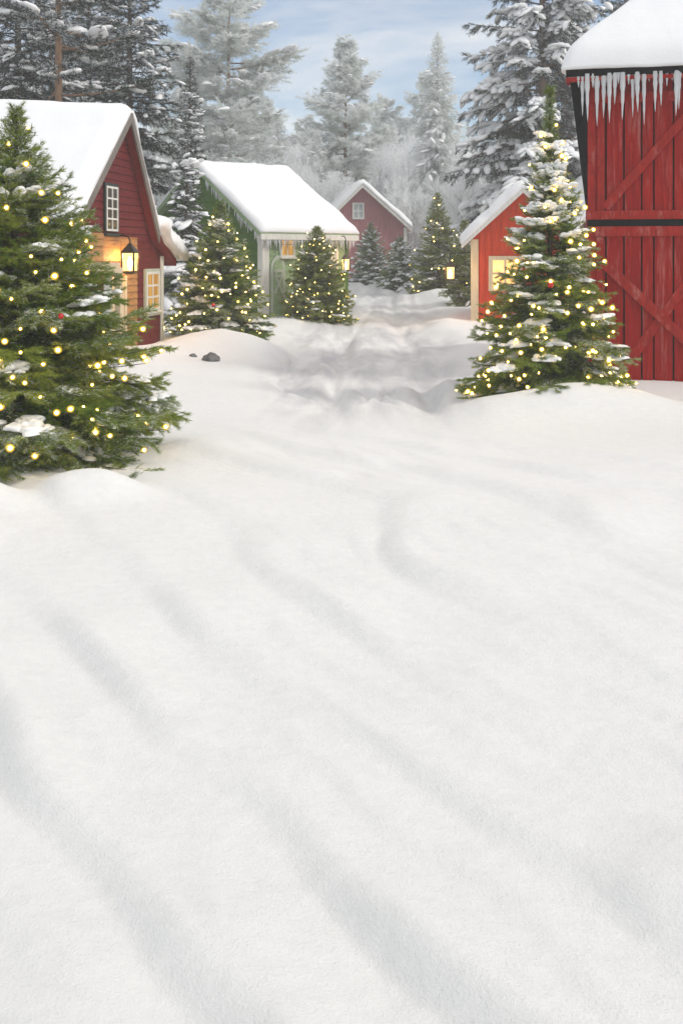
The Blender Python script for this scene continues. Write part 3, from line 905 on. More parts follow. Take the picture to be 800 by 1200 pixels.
def lantern(name, loc, rz, w, h, label, power, hang=True, bracket=None):
    """four sided lantern: base, posts, glass, flame, pitched cap, ring"""
    t = empty(name, loc, rz, label, 'lantern')
    a = w / 2
    b = MB(); b.lathe([(a * .55, -.10 * h), (a * 1.2, -.03 * h), (a * 1.2, 0)], n=4); bo = b.build('base', M['lantern_metal'], t); bo.rotation_euler.z = math.pi / 4
    f = MB()
    for sx in (-1, 1):
        for sy in (-1, 1): f.box(sx * a * .84 - .012, sx * a * .84 + .012, sy * a * .84 - .012, sy * a * .84 + .012, 0, .62 * h)
    for sx in (-1, 1):
        f.box(sx * a * .80 - .006, sx * a * .80 + .006, -a * .8, a * .8, .40 * h, .415 * h); f.box(-a * .8, a * .8, sx * a * .80 - .006, sx * a * .80 + .006, .401 * h, .416 * h)
    f.build('cage', M['lantern_metal'], t)
    g = MB(); g.box(-a * .74, a * .74, -a * .74, a * .74, .012, .60 * h); g.build('glass', M['lantern_glass'], t)
    fl = MB(); fl.lathe([(a * .10, .02), (a * .22, .12 * h), (a * .36, .26 * h), (a * .30, .36 * h), (a * .10, .48 * h)], n=10); fl.build('flame', M['lantern_hot'], t, True)
    c = MB(); c.lathe([(a * 1.42, .60 * h), (a * 1.36, .65 * h), (a * .62, .82 * h), (a * .5, .84 * h), (a * .22, .93 * h), (a * .08, .94 * h)], n=4)
    co = c.build('cap', M['lantern_metal'], t); co.rotation_euler.z = math.pi / 4
    k = MB(); k.tube([(a * .22 * math.cos(q), 0, .97 * h + a * .22 * math.sin(q)) for q in np.linspace(0, 6.283, 14)], .006, 5); k.build('ring', M['lantern_metal'], t, True)
    if bracket:
        m = MB()
        m.tube(bracket, .011, 6); m.build('bracket', M['black_iron'], t, True)
    ld = bpy.data.lights.new('lantern_light', 'POINT'); ld.energy = power * 2.2; ld.color = (1.0, .62, .26); ld.shadow_soft_size = a * 1.0
    lo = bpy.data.objects.new('lantern_light', ld); COL.objects.link(lo); lo.parent = t; lo.location = (0, .01, .50 * h)
    return t
# ------------------------------------------------------------------ sky, sun, camera
SUN_EL, SUN_AZ = R(40), R(110)          # azimuth measured clockwise from +Y (the view direction)
sun_dir = Vector((math.sin(SUN_AZ) * math.cos(SUN_EL), math.cos(SUN_AZ) * math.cos(SUN_EL), math.sin(SUN_EL)))
W = bpy.data.worlds.new('World'); SC.world = W; W.use_nodes = True
nt = W.node_tree; nt.nodes.clear()
wo = N(nt, 'ShaderNodeOutputWorld'); bg = N(nt, 'ShaderNodeBackground', i_Strength=.118)
sky = N(nt, 'ShaderNodeTexSky', sky_type='NISHITA', sun_disc=False, sun_elevation=SUN_EL, sun_rotation=SUN_AZ, air_density=1.0, dust_density=.6, ozone_density=2.5)
tc = N(nt, 'ShaderNodeTexCoord'); sx = N(nt, 'ShaderNodeSeparateXYZ'); L(nt, tc.outputs['Generated'], sx.inputs[0])
# flat cloud layer: project the view direction on a plane overhead
zc = N(nt, 'ShaderNodeMath', operation='MAXIMUM'); L(nt, sx.outputs['Z'], zc.inputs[0]); zc.inputs[1].default_value = 0.0
za = N(nt, 'ShaderNodeMath', operation='ADD'); L(nt, zc.outputs[0], za.inputs[0]); za.inputs[1].default_value = .12
dx = N(nt, 'ShaderNodeMath', operation='DIVIDE'); L(nt, sx.outputs['X'], dx.inputs[0]); L(nt, za.outputs[0], dx.inputs[1])
dy = N(nt, 'ShaderNodeMath', operation='DIVIDE'); L(nt, sx.outputs['Y'], dy.inputs[0]); L(nt, za.outputs[0], dy.inputs[1])
cx = N(nt, 'ShaderNodeCombineXYZ'); L(nt, dx.outputs[0], cx.inputs['X']); L(nt, dy.outputs[0], cx.inputs['Y'])
cn = N(nt, 'ShaderNodeTexNoise', i_Scale=.95, i_Detail=7.0, i_Roughness=.55, i_Distortion=.4); L(nt, cx.outputs[0], cn.inputs['Vector'])
cr = ramp(nt, [(.45, (0, 0, 0)), (.68, (1, 1, 1))], cn.outputs['Fac'])
hi = N(nt, 'ShaderNodeMapRange'); L(nt, sx.outputs['Z'], hi.inputs['Value'])  # unseen white overcast added above the view to neutralise blue skylight
hi.inputs['From Min'].default_value = .24; hi.inputs['From Max'].default_value = .48; hi.inputs['To Min'].default_value = 0.0; hi.inputs['To Max'].default_value = 1.0
mxf = N(nt, 'ShaderNodeMath', operation='MAXIMUM'); L(nt, cr.outputs['Color'], mxf.inputs[0]); L(nt, hi.outputs['Result'], mxf.inputs[1])
mf = N(nt, 'ShaderNodeMath', operation='MULTIPLY'); L(nt, mxf.outputs[0], mf.inputs[0]); mf.inputs[1].default_value = .95
mix = N(nt, 'ShaderNodeMixRGB'); L(nt, mf.outputs[0], mix.inputs['Fac']); L(nt, sky.outputs['Color'], mix.inputs[1]); mix.inputs[2].default_value = (7.05, 7.0, 6.9, 1)
L(nt, mix.outputs[0], bg.inputs['Color']); L(nt, bg.outputs[0], wo.inputs['Surface'])

sl = bpy.data.lights.new('sun', 'SUN'); sl.energy = 1.5; sl.angle = R(10); sl.color = (1.0, .93, .84)
so = bpy.data.objects.new('sun', sl); COL.objects.link(so); so.rotation_euler = (-sun_dir).to_track_quat('-Z', 'Y').to_euler()

cam = bpy.data.cameras.new('camera'); co = bpy.data.objects.new('camera', cam); COL.objects.link(co)
co.location = (0, 0, CAMZ); co.rotation_euler = (R(90), 0, 0)
cam.sensor_fit = 'VERTICAL'; cam.sensor_height = 36; cam.sensor_width = 24; cam.lens = 36.0; cam.shift_y = -.25
cam.clip_start = .05; cam.clip_end = 600
SC.camera = co
vs = SC.view_settings; vs.view_transform = 'Standard'; vs.look = 'None'; vs.gamma = 1; vs.use_curve_mapping = False; vs.exposure = .26
SC.cycles.use_denoising = True
SC.cycles.max_bounces = 9; SC.cycles.diffuse_bounces = 6; SC.cycles.transparent_max_bounces = 12; SC.cycles.volume_bounces = 2
SC.cycles.sample_clamp_indirect = 4

# ------------------------------------------------------------------ the air
HAZE = .0027
hb = MB(); hb.box(-72, 72, -14, 126, -3.2, 21.5)
m, nt, out = new_mat('cold_haze')
pv = N(nt, 'ShaderNodeVolumePrincipled', i_Density=HAZE, i_Anisotropy=.0); pv.inputs['Color'].default_value = (.985, .99, 1.0, 1)
L(nt, pv.outputs[0], out.inputs['Volume'])
tag(hb.build('haze', m), kind='stuff')

# ------------------------------------------------------------------ snow covered ground
rows = np.concatenate([np.linspace(-13, .6, 30)[:-1], .6 + (np.geomspace(1, 61, 560) - 1) / 60 * 59, np.geomspace(60, 124, 60)[1:]])
tt = np.linspace(-1, 1, 561); tt = np.sign(tt) * np.abs(tt) ** 1.7
half = np.interp(rows, [-13, 0, 15, 40, 124], [12, 12, 26, 45, 70])
Y = np.repeat(rows[:, None], len(tt), 1); X = half[:, None] * tt[None]
Z = ground_h(X, Y)
nr, nc = Y.shape
ii, jj = np.meshgrid(np.arange(nr - 1), np.arange(nc - 1), indexing='ij'); a = (ii * nc + jj).ravel()
gm, nt, out = new_mat('fresh_snow')
p = N(nt, 'ShaderNodeBsdfPrincipled', i_Roughness=.65); p.inputs['Specular IOR Level'].default_value = .2
at_ = N(nt, 'ShaderNodeAttribute', attribute_name='lane')
v = texco(nt, (1, 1, 1))
n0 = N(nt, 'ShaderNodeTexNoise', i_Scale=2.0, i_Detail=8.0, i_Roughness=.62, i_Distortion=.5); L(nt, texco(nt, (1, .2, .2)), n0.inputs['Vector'])
n1 = N(nt, 'ShaderNodeTexNoise', i_Scale=120.0, i_Detail=5.0, i_Roughness=.7); L(nt, v, n1.inputs['Vector'])
n2 = N(nt, 'ShaderNodeTexNoise', i_Scale=14.0, i_Detail=6.0, i_Roughness=.62); L(nt, v, n2.inputs['Vector'])
r0 = ramp(nt, [(.36, (0, 0, 0)), (.62, (1, 1, 1))], n0.outputs['Fac'])
ma = N(nt, 'ShaderNodeMath', operation='MULTIPLY'); L(nt, at_.outputs['Fac'], ma.inputs[0]); L(nt, r0.outputs['Color'], ma.inputs[1])
c1 = ramp(nt, [(.3, (.765, .765, .76)), (.7, (.815, .814, .806))], n2.outputs['Fac'])
mx = N(nt, 'ShaderNodeMixRGB'); L(nt, ma.outputs[0], mx.inputs['Fac']); L(nt, c1.outputs['Color'], mx.inputs[1]); mx.inputs[2].default_value = (.54, .54, .555, 1)
L(nt, mx.outputs[0], p.inputs['Base Color'])
b1 = N(nt, 'ShaderNodeBump', i_Strength=.7, i_Distance=.009); L(nt, n1.outputs['Fac'], b1.inputs['Height'])
b2 = N(nt, 'ShaderNodeBump', i_Strength=.30, i_Distance=.03); L(nt, n2.outputs['Fac'], b2.inputs['Height']); L(nt, b1.outputs['Normal'], b2.inputs['Normal'])
L(nt, b2.outputs['Normal'], p.inputs['Normal']); L(nt, p.outputs['BSDF'], out.inputs['Surface'])
g = np_mesh('ground', np.stack([X, Y, Z], -1).reshape(-1, 3), np.stack([a, a + 1, a + nc + 1, a + nc], 1), gm, None, True)
la = g.data.attributes.new('lane', 'FLOAT', 'POINT'); la.data.foreach_set('value', np.ascontiguousarray(path_mask(X, Y).ravel(), np.float32))
tag(g, kind='structure')

# ------------------------------------------------------------------ red cottage at the left
HL = (-3.70, 17.2, 0.0); RL = R(81); ML = Mx(HL, RL)
cot, bR, bL = house('red_cottage', 'steep roofed dark red cottage with white windows and lantern lit porch', 'house', HL, RL, -2.02, 2.02, 5.5,
                    (-2.30, 2.14), (0, 4.14), (1.42, 2.14), -.16, .10, M['cottage_red'], 'h', .125, M['soffit_red'], .17, 11, board=M['grey_wood'], corner=M['white_trim'], bw=.20, bow=.30, lump=.16, streak=.035, zb=-.3, flare=[(2.46, 1.64)])
a0 = uv(122.5, 268, ML); a1 = uv(134, 222, ML)
window(cot, Matrix(), a0[0], a1[0], a0[1], a1[1], 2, 4, M['white_trim'], M['dark_glass'], .035, .06, False, .028, outer=M['dark_green'], label='tall white attic window in a dark green casing')
a0 = uv(169.5, 362, ML); a1 = uv(182.5, 321, ML)
window(cot, Matrix(), a0[0], a1[0], a0[1], a1[1], 2, 3, M['white_trim'], M['warm_pane'], .05, .07, True, .035, outer=M['sage_trim'], label='lamplit ground floor window')
# deep snow on the flared lower roof
snow_sheet(cot, [(1.38, 2.22), (1.75, 1.92), (2.72, 1.60)], -.34, 2.4, .48, 23, 24, 24, lump=.12)
# lean-to porch on the street side
xb = uv(141, 310, ML, off=.40)[0]; xd = uv(147, 340, ML, off=.1)[0]; xq = uv(131, 335, ML, off=.36)[0]
po = MB(); po.box(-2.05, xb, -.40, -.03, 1.52, 1.60); po.box(-2.05, xb + .02, -.44, -.38, 1.42, 1.52); po.box(-2.05, xb + .02, -.10, -.03, 1.42, 1.517); po.build('porch_beam', M['cream_trim'], cot)
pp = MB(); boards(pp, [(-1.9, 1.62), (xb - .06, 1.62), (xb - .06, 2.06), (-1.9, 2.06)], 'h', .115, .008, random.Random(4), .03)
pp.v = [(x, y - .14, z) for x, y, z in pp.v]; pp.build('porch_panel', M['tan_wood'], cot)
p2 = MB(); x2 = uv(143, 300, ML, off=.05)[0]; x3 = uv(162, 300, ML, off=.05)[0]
boards(p2, [(x2, -.3), (x3, -.3), (x3, 2.02), (x2, 2.02)], 'h', .115, .008, random.Random(6), .02)  # boards put in behind the lantern; their tan carries its orange glow
x1 = uv(120, 290, ML, off=.05)[0]; boards(p2, [(x1, 1.61), (x2 - .004, 1.61), (x2 - .004, 2.02), (x1, 2.02)], 'h', .115, .008, random.Random(7), .02)  # tan strip carries the same glow on towards the porch
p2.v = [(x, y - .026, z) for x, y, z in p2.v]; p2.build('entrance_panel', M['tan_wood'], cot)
for k, x in enumerate((xq - .22, xb - .03)):
    q = MB(); q.box(x - .045, x + .045, -.43, -.34, -.3, 1.418); q.build('porch_post', M['white_trim'] if k < 1 else M['cream_trim'], cot)
d = MB(); d.box(xd - .62, xd, -.075, -.026, 0, 1.36); d.box(xd - .69, xd - .622, -.10, -.026, 0, 1.37); d.box(xd + .002, xd + .09, -.10, -.026, 0, 1.37)
d.build('door', M['cream_trim'], cot)
lx, lz = uv(152.5, 318, ML, off=.26)
wl = ML @ Vector((lx, -.26, lz))
lantern('wall_lantern', wl, RL, .24, .50, 'large lit lantern hanging on the gable wall of the red cottage', 55, bracket=[(0, 0, .49), (0, .02, .56), (0, .12, .60), (0, .235, .58)])

# ------------------------------------------------------------------ green cottage
HG = (-3.73, 27.16, .0); RG = R(-50); MG = Mx(HG, RG)
grn, gR, gL = house('green_cottage', 'small green clapboard cottage with a pale front wall and snowy roof', 'house', HG, RG, -2.82, 2.82, 2.72,
                    (-3.05, 2.28), (0, 4.14), (3.08, 2.26), -.20, .08, M['green'], 'h', .20, M['pale_green'], .16, 31, board=M['pale_green'], sidem=M['pale_green'], corner=M['white_trim'], cw=.16, gap=.018, lapd=.042, bw=.12, streak=.07, lump=.2)
a0 = uv(329, 299, MG, gR); a1 = uv(342, 274, MG, gR)
wn = window(grn, gR, a0[0], a1[0], a0[1], a1[1], 2, 2, M['white_trim'], M['warm_pane'], .05, .07, True, .03, label='small lamplit window with yellow curtains')
a0 = uv(388, 325, MG, gR); a1 = uv(393, 285, MG, gR)
window(grn, gR, a0[0], a1[0], a0[1], a1[1], 1, 2, M['white_trim'], M['pale_glass'], .04, .06, False, .03)
# narrow arched door
x0, z0 = uv(318.5, 378, MG, gR); x1, z1 = uv(330, 303, MG, gR)
def arch(mb, cx, hw, z0, z1, d, back=-.024):
    n = 10; pts = [(cx - hw, z0), (cx + hw, z0)] + [(cx + hw * math.cos(a), z1 - hw * 1.5 + hw * 1.5 * math.sin(a)) for a in np.linspace(0, math.pi, n)]
    mb.prism(pts, d, back=back)
cxd = (x0 + x1) / 2; hw = (x1 - x0) / 2
dd = MB(gR); arch(dd, cxd, hw + .07, -.2, z1 + .08, .055); door = dd.build('door', M['sage_trim'], grn)
dd = MB(gR); arch(dd, cxd, hw - .01, -.2, z1 - .03, .075, -.0555); dd.build('door_panel', M['pale_green'], door)
dd = MB(gR); dd.b = gR @ Matrix.Translation((cxd, -.085, z1 - .36)) @ Matrix.Rotation(math.pi / 2, 4, 'X')
for k in range(20):
    a, b = 6.2832 * k / 20, 6.2832 * (k + 1) / 20
    ro, ri = hw * .72, hw * .45
    dd.add([(ro * math.cos(a), ro * math.sin(a), -.012), (ro * math.cos(b), ro * math.sin(b), -.012), (ri * math.cos(b), ri * math.sin(b), -.012), (ri * math.cos(a), ri * math.sin(a), -.012),
            (ro * math.cos(a), ro * math.sin(a), .012), (ro * math.cos(b), ro * math.sin(b), .012), (ri * math.cos(b), ri * math.sin(b), .012), (ri * math.cos(a), ri * math.sin(a), .012)],
           [(0, 1, 2, 3), (7, 6, 5, 4), (0, 4, 5, 1), (2, 6, 7, 3)])
dd.build('wreath_ring', M['sage_trim'], door)
dd = MB(gR); dd.bar(cxd - hw * .8, .78, cxd + hw * .8, 1.25, .05, -.076, -.098); dd.build('brace', M['sage_trim'], door)
dd = MB(gR); dd.bar(cxd - hw * .8, 1.25, cxd + hw * .8, .78, .05, -.0762, -.093); dd.build('brace', M['sage_trim'], door)
dd = MB(gR); dd.box(cxd - hw, cxd + hw, -.10, -.0757, 1.30, 1.37); dd.build('rail', M['sage_trim'], door)
# fascia board along the eave and small icicles
fb = MB(); fb.box(3.04, 3.10, -.24, 2.86, 2.10, 2.235); fb.build('fascia', M['white_trim'], grn)
rg = random.Random(8)
for k in range(52):
    y = -.2 + 3.02 * (k + rg.random() * .8) / 52
    icicle(grn, (3.07, y, 2.11), rg.choice([.08, .12, .16, .22, .3]) * rg.uniform(.8, 1.2), .016, k)
for k in range(44):
    s = rg.uniform(.15, 1.0); icicle(grn, (3.08 * s, -.215, 4.02 - 1.88 * s), rg.choice([.1, .14, .2, .28]) * rg.uniform(.8, 1.2), .016, k)
lw = at(405, 316.5, 25.9)
lantern('post_lantern', lw, R(20), .17, .46, 'small lit lantern hanging at the corner of the green cottage', 22, bracket=[(0, 0, .46), (0, 0, .78), (-.02, .05, .86), (-.05, .14, .86)])

# ------------------------------------------------------------------ red house far down the lane, haze put into its board colour
HP = (at(427, 330, 43).x, 43, .45)
pnk, _, _ = house('far_red_house', 'haze pale red board house with snowy gable at the end of the lane', 'house', HP, R(6), -1.75, 1.75, 5.0,
                  (-1.98, 2.42), (-.12, 4.25), (1.95, 2.42), -.3, .10, M['pink_red'], 'v', .22, M['white_trim'], .24, 41, board=M['white_trim'], corner=M['white_trim'], gap=.02, batten=.05)
MP = Mx(HP, R(6)); a0 = uv(414.5, 255, MP); a1 = uv(424.5, 239.5, MP)
window(pnk, Matrix(), a0[0], a1[0], a0[1], a1[1], 2, 2, M['white_trim'], M['pale_glass'], .07, .07, False, .05)

# ------------------------------------------------------------------ orange red cabin
RC = R(-7); c0 = at(612, 385, 24.0); HC = (c0.x, 24.0, 0.0); MC = Mx(HC, RC)
cab, cR, cL = house('orange_red_cabin', 'bright orange red plank cabin with cream corner boards and a glowing window', 'house', HC, RC, -1.16, 1.25, 2.6,
                    (-1.42, 1.98), (0, 3.28), (1.45, 1.96), -.32, .08, M['cabin_red'], 'v', .17, M['white_trim'], .20, 51, board=M['white_trim'], corner=M['cream_trim'], cw=.13, gap=.012, bw=.11, streak=.03)
a0 = uv(577, 336, MC); a1 = uv(606, 305, MC)
window(cab, Matrix(), a0[0], a1[0], a0[1], a1[1], 2, 2, M['cream_trim'], M['bright_pane'], .10, .08, False, .05, label='glowing window in a wide cream frame')
lb = at(527, 327, 23.7)
vb = at(551, 296, 23.9) - lb
lantern('bracket_lantern', lb, 0, .22, .46, 'bright lit lantern on an iron arm beside the orange red cabin', 26, bracket=[(0, 0, .46), (0, 0, .58), (.10, .02, .60), tuple(vb)])

# ------------------------------------------------------------------ maroon shed behind the barn
shd, _, _ = house('maroon_shed', 'dark maroon shed under a thick white roof, half hidden behind the barn', 'shed', (8.2, 29.0, .1), R(4), -2.0, 2.0, 4.6,
                  (-2.2, 1.95), (0, 4.05), (2.2, 1.95), -.25, .1, M['maroon'], 'v', .2, M['grey_wood'], .22, 61, board=M['white_trim'], corner=M['white_trim'])

# ------------------------------------------------------------------ red barn
RB = R(-13); b0 = at(690, 447, 13.6); HB = (b0.x, b0.y, 0.0); MBn = Mx(HB, RB)
barn = empty('red_barn', HB, RB, 'tall weathered red barn with crossed door braces and icicles under its snowy eave', 'barn')
BW, BD, BZ = 3.3, 3.4, 4.02
rb = random.Random(5)
w = MB(); boards(w, [(0, -.2), (BW, -.2), (BW, BZ), (0, BZ)], 'v', .20, .022, rb, .036, solid=False); w.build('wall', M['barn_red'], barn)
q = MB(); q.box(.001, BW - .001, .002, .099, -.2, BZ); q.build('backing', M['dark_eave'], barn)  # near-black sheet, so the gaps between the boards show dark
w = MB(Matrix.Translation((0, 0, 0)) @ Matrix.Rotation(-math.pi / 2, 4, 'Z')); boards(w, [(-BD, -.2), (-.101, -.2), (-.101, BZ), (-BD, BZ)], 'v', .2, .01, rb); w.build('wall', M['barn_red'], barn)
w = MB(Matrix.Translation((BW, 0, 0)) @ Matrix.Rotation(math.pi / 2, 4, 'Z')); boards(w, [(.101, -.2), (BD, -.2), (BD, BZ), (.101, BZ)], 'v', .2, .01, rb); w.build('wall', M['barn_red'], barn)
w = MB(Matrix.Translation((0, BD, 0)) @ Matrix.Rotation(math.pi, 4, 'Z')); boards(w, [(-BW + .101, -.2), (-.101, -.2), (-.101, BZ), (-BW + .101, BZ)], 'v', .2, .01, rb); w.build('wall', M['barn_red'], barn)
def U(px, py): return uv(px, py, MBn, off=.03)
zt = U(720, 247)[1]; zs0 = U(720, 266)[1]; zs1 = U(720, 260)[1]; zl = U(720, 277)[1]
def rail(name, x0, x1, y0, y1, z0, z1, mat=None):
    q = MB(); q.box(x0, x1, y0, y1, z0, z1); q.build(name, mat or M['barn_trim'], barn, bevel=.005)
rail('corner_post', -.02, .075, -.058, -.039, -.2, BZ)
rail('stile', .10, .19, -.064, -.039, zt + .002, BZ - .3)
rail('rail', -.03, BW, -.085, -.039, zs1 + .03, zt)
rail('strap', -.03, BW, -.075, -.030, zs0 + .01, zs1 + .027, M['black_iron'])
rail('rail', .06, BW, -.080, -.039, zl, zs0 + .006)
rail('stile', .085, .175, -.066, -.039, -.2, zl - .002)
rail('stile', 2.35, 2.45, -.066, -.039, -.2, zl - .002)
rail('top_rail', .0, BW, -.07, -.039, BZ - .30, BZ - .17)
def brace(p, q, wd, ya, yb):
    a, b = U(*p), U(*q); m = MB(); m.bar(a[0], a[1], b[0], b[1], wd, ya, yb); m.build('brace', M['barn_trim'], barn, bevel=.005)
brace((708, 244), (830, 106), .115, -.039, -.085)
brace((703, 305), (838, 432), .13, -.050, -.105)
brace((727, 436), (838, 286), .12, -.039, -.049)
# near-black eave, knee board, hip roof
rail('eave_board', -.30, BW + .3, -.30, -.262, BZ + .02, BZ + .16, M['dark_eave'])
rail('eave_strip', -.30, BW + .3, -.285, -.2, BZ - .04, BZ + .015, M['barn_trim'])
rail('soffit', -.02, BW + .3, -.26, BD + .3, BZ + .03, BZ + .10, M['dark_eave'])
q = MB(); q.prism([(-.25, BZ + .02), (-.025, BZ + .02), (-.025, U(690, 250)[1]), (-.05, U(690, 240)[1])], .03, back=.05); q.build('knee_board', M['dark_eave'], barn)
q = MB(); q.box(-.29, -.03, .06, .14, BZ - .02, BZ + .02); q.build('eave_bracket', M['barn_trim'], barn)
X0, X1, Y0, Y1, Zb = -.36, BW + .36, -.36, BD + .36, BZ + .13
nx_, ny_ = 110, 110
gx = X0 + (X1 - X0) * (np.linspace(0, 1, nx_)); gy = Y0 + (Y1 - Y0) * np.linspace(0, 1, ny_)
GX, GY = np.meshgrid(gx, gy, indexing='ij')
dxl = GX - X0; dxr = X1 - GX; dyf = GY - Y0; dyb = Y1 - GY
k = 13.0
dm = -np.log(np.exp(-k * dxl * 1.08) + np.exp(-k * dxr) + np.exp(-k * dyf) + np.exp(-k * dyb)) / k
dm = np.clip(dm, 0, None)
H = 1.02 * dm + .19 * np.sqrt(np.clip(1 - (1 - np.clip(dm / .15, 0, 1)) ** 2, 0, 1)) + .06 * (fbm(GX * 1.2, GY * 1.2, 71, 3) - .5) * np.clip(dm * 4, 0, 1) + .025 * (fbm(GX * 4, GY * 1.5, 72, 3) - .5)
wig = .05 * (fbm(GX * 2.5, GY * 2.5, 73, 3) - .5) * (1 - np.clip(dm * 5, 0, 1))
GX = GX + .20 * np.maximum(GY + .1, 0) * (X1 - GX) / (X1 - X0)
top = np.stack([GX, GY, Zb + .02 + np.maximum(H, 0) + wig], -1).reshape(-1, 3); bot = np.stack([GX, GY, 0 * GX + Zb - .02 + wig * .6], -1).reshape(-1, 3)
n = nx_ * ny_; ii, jj = np.meshgrid(np.arange(nx_ - 1), np.arange(ny_ - 1), indexing='ij'); a = (ii * ny_ + jj).ravel()
ft = np.stack([a, a + ny_, a + ny_ + 1, a + 1], 1)
ring = np.array([i * ny_ for i in range(nx_)] + [(nx_ - 1) * ny_ + j for j in range(1, ny_)] + [i * ny_ + ny_ - 1 for i in range(nx_ - 2, -1, -1)] + [j for j in range(ny_ - 2, 0, -1)])
nxt = np.roll(ring, -1)
np_mesh('roof_snow', np.concatenate([top, bot]), np.concatenate([ft, ft[:, ::-1] + n, np.stack([nxt, ring, ring + n, nxt + n], 1)]), M['snow'], barn, True)
ics = [(677, 14), (682, 44), (687.5, 50), (694, 15), (699, 55), (707, 47), (713.5, 52), (720, 33), (724, 12), (729, 49), (736, 13), (741, 47), (746, 42), (754, 55), (760, 10), (767, 42), (773.5, 36), (781, 16), (787, 10), (792, 47), (795, 40), (804, 40), (812, 46), (820, 28), (828, 44), (838, 36)]
rg = random.Random(12)
for k, (px, l) in enumerate(ics):
    x, z = uv(px, 79, MBn, off=.28); s = 13.3 / F
    icicle(barn, (x, -.275 + rg.uniform(-.02, .03), BZ + .05), l * 1.12 * s, (.019 + .00028 * l) * rg.uniform(.85, 1.15), k)
# ------------------------------------------------------------------ fir trees hung with lights
def spot(px, d, dz=0.0):
    x = (px - 400) / F * d
    return (x, d, gz(x, d) - .03 + dz)
GT = 'green firs hung with fairy lights'
lo = spot(14, 8.6); Ht = CAMZ + (300 - 128) / F * 8.6 - lo[2]
t1, tp1 = conifer('fir_tree', 3, Ht, 1.50, nbr=360, z0=.045, prof=.95, elev=(-14, 58), curve=-.10, subgap=.07, sublen=.42, ndens=240, nlen=.060, nwid=.0048,
                 tint=(.47, .12), snow=.17, blob=.75, clus=True, bsize=(.11, .08, .036), trunk=.05, loc=lo, label='largest fir at the left, fairy lights glowing, cut by the picture edge', group=GT, sdroop=.16, bsub=2, spread=(18, 48))
fairy_lights(t1, tp1, 98, 50, .026, 1, 'fairy lights on the largest fir, the one cut by the picture edge', zmin=.15)
lo = spot(644, 11.9, .02); Ht = CAMZ + (300 - 100) / F * 11.9 - lo[2]
t2, tp2 = conifer('fir_tree', 7, Ht, 1.06, nbr=350, z0=.02, prof=1.22, elev=(-12, 62), curve=-.10, subgap=.07, sublen=.42, ndens=210, nlen=.064, nwid=.0060,
                 tint=(.46, .12), snow=.17, blob=.95, clus=True, bsize=(.12, .08, .036), trunk=.05, loc=lo, label='tall slender fir with many fairy lights in front of the red barn', group=GT, sdroop=.14, bsub=2, spread=(18, 50))
fairy_lights(t2, tp2, 100, 70, .029, 2, 'fairy lights on the tall fir in front of the red barn', zmin=.05)
lo = spot(258, 19.6); Ht = CAMZ + (300 - 236) / F * 19.6 - lo[2]
t3, tp3 = conifer('fir_tree', 12, Ht, 1.08, nbr=260, z0=.02, prof=.85, elev=(-12, 55), curve=-.10, subgap=.09, sublen=.42, ndens=120, nlen=.085, nwid=.0095,
                 tint=(.44, .13), snow=.20, blob=.8, clus=True, bsize=(.11, .07, .04), trunk=.05, loc=lo, label='fairy lit fir between the red cottage and the green cottage', group=GT, sdroop=.14, spread=(20, 50))
fairy_lights(t3, tp3, 98, 0, .027, 3, 'fairy lights on the fir between the red and green cottages')
lo = spot(372, 24.6); Ht = CAMZ + (300 - 266) / F * 24.6 - lo[2]
t4, tp = conifer('fir_tree', 18, Ht, 1.0, nbr=240, z0=.02, prof=.72, elev=(-10, 55), curve=-.08, subgap=.09, sublen=.42, ndens=100, nlen=.085, nwid=.012,
                 tint=(.46, .12), snow=.10, blob=.25, bsize=(.10, .06, .035), mat='yellow_needles', trunk=.045, loc=lo, label='bushy fir with tiny lights in front of the green cottage window', group=GT)
fairy_lights(t4, tp, 95, 0, .017, 4, 'tiny fairy lights on the bushy fir before the green cottage')
lo = spot(514, 34.0); Ht = CAMZ + (300 - 226) / F * 34 - lo[2]
t5, tp = conifer('fir_tree', 22, Ht, 1.05, nbr=200, z0=.02, prof=.74, elev=(-10, 55), curve=-.08, subgap=.11, sublen=.42, ndens=60, nlen=.11, nwid=.015,
                 tint=(.46, .12), snow=.22, blob=.25, bsize=(.12, .07, .04), mat='yellow_needles', trunk=.05, loc=lo, label='yellowish fairy lit fir at the far bend of the snowy lane', group=GT)
fairy_lights(t5, tp, 34, 0, .028, 5, 'sparse amber fairy lights on the fir at the far bend')
lo = (3.42, 28.6, gz(3.42, 28.6)); Ht = 2.35
t6, tp = conifer('fir_tree', 25, Ht, .72, nbr=150, z0=.02, prof=.6, elev=(-10, 55), subgap=.10, ndens=60, nlen=.10, nwid=.013, tint=(.44, .12), snow=.10, blob=.2, mat='yellow_needles', trunk=.04, loc=lo,
                 label='fir without lights squeezed behind the orange red cabin', group=None)
for px, d, top, rr, sd, lab in ((434, 40, 262, 1.02, 31, 'small snow dusted fir below the far red house'), (468, 38, 278, .95, 32, 'low bushy snow dusted fir left of the lit fir at the bend'),
                                (418, 46, 272, .8, 33, 'small frosted fir peeping out beside the post lantern')):
    lo = spot(px, d); conifer('fir_tree', sd, CAMZ + (300 - top) / F * d - lo[2], rr, nbr=150, z0=.02, prof=.7, elev=(-8, 55), subgap=.12, ndens=48, nlen=.12, nwid=.017, tint=(.34, .14), snow=.42, blob=.7,
                              bsize=(.14, .085, .05), trunk=.05, loc=lo, label=lab, group='small snow dusted firs at the end of the lane')
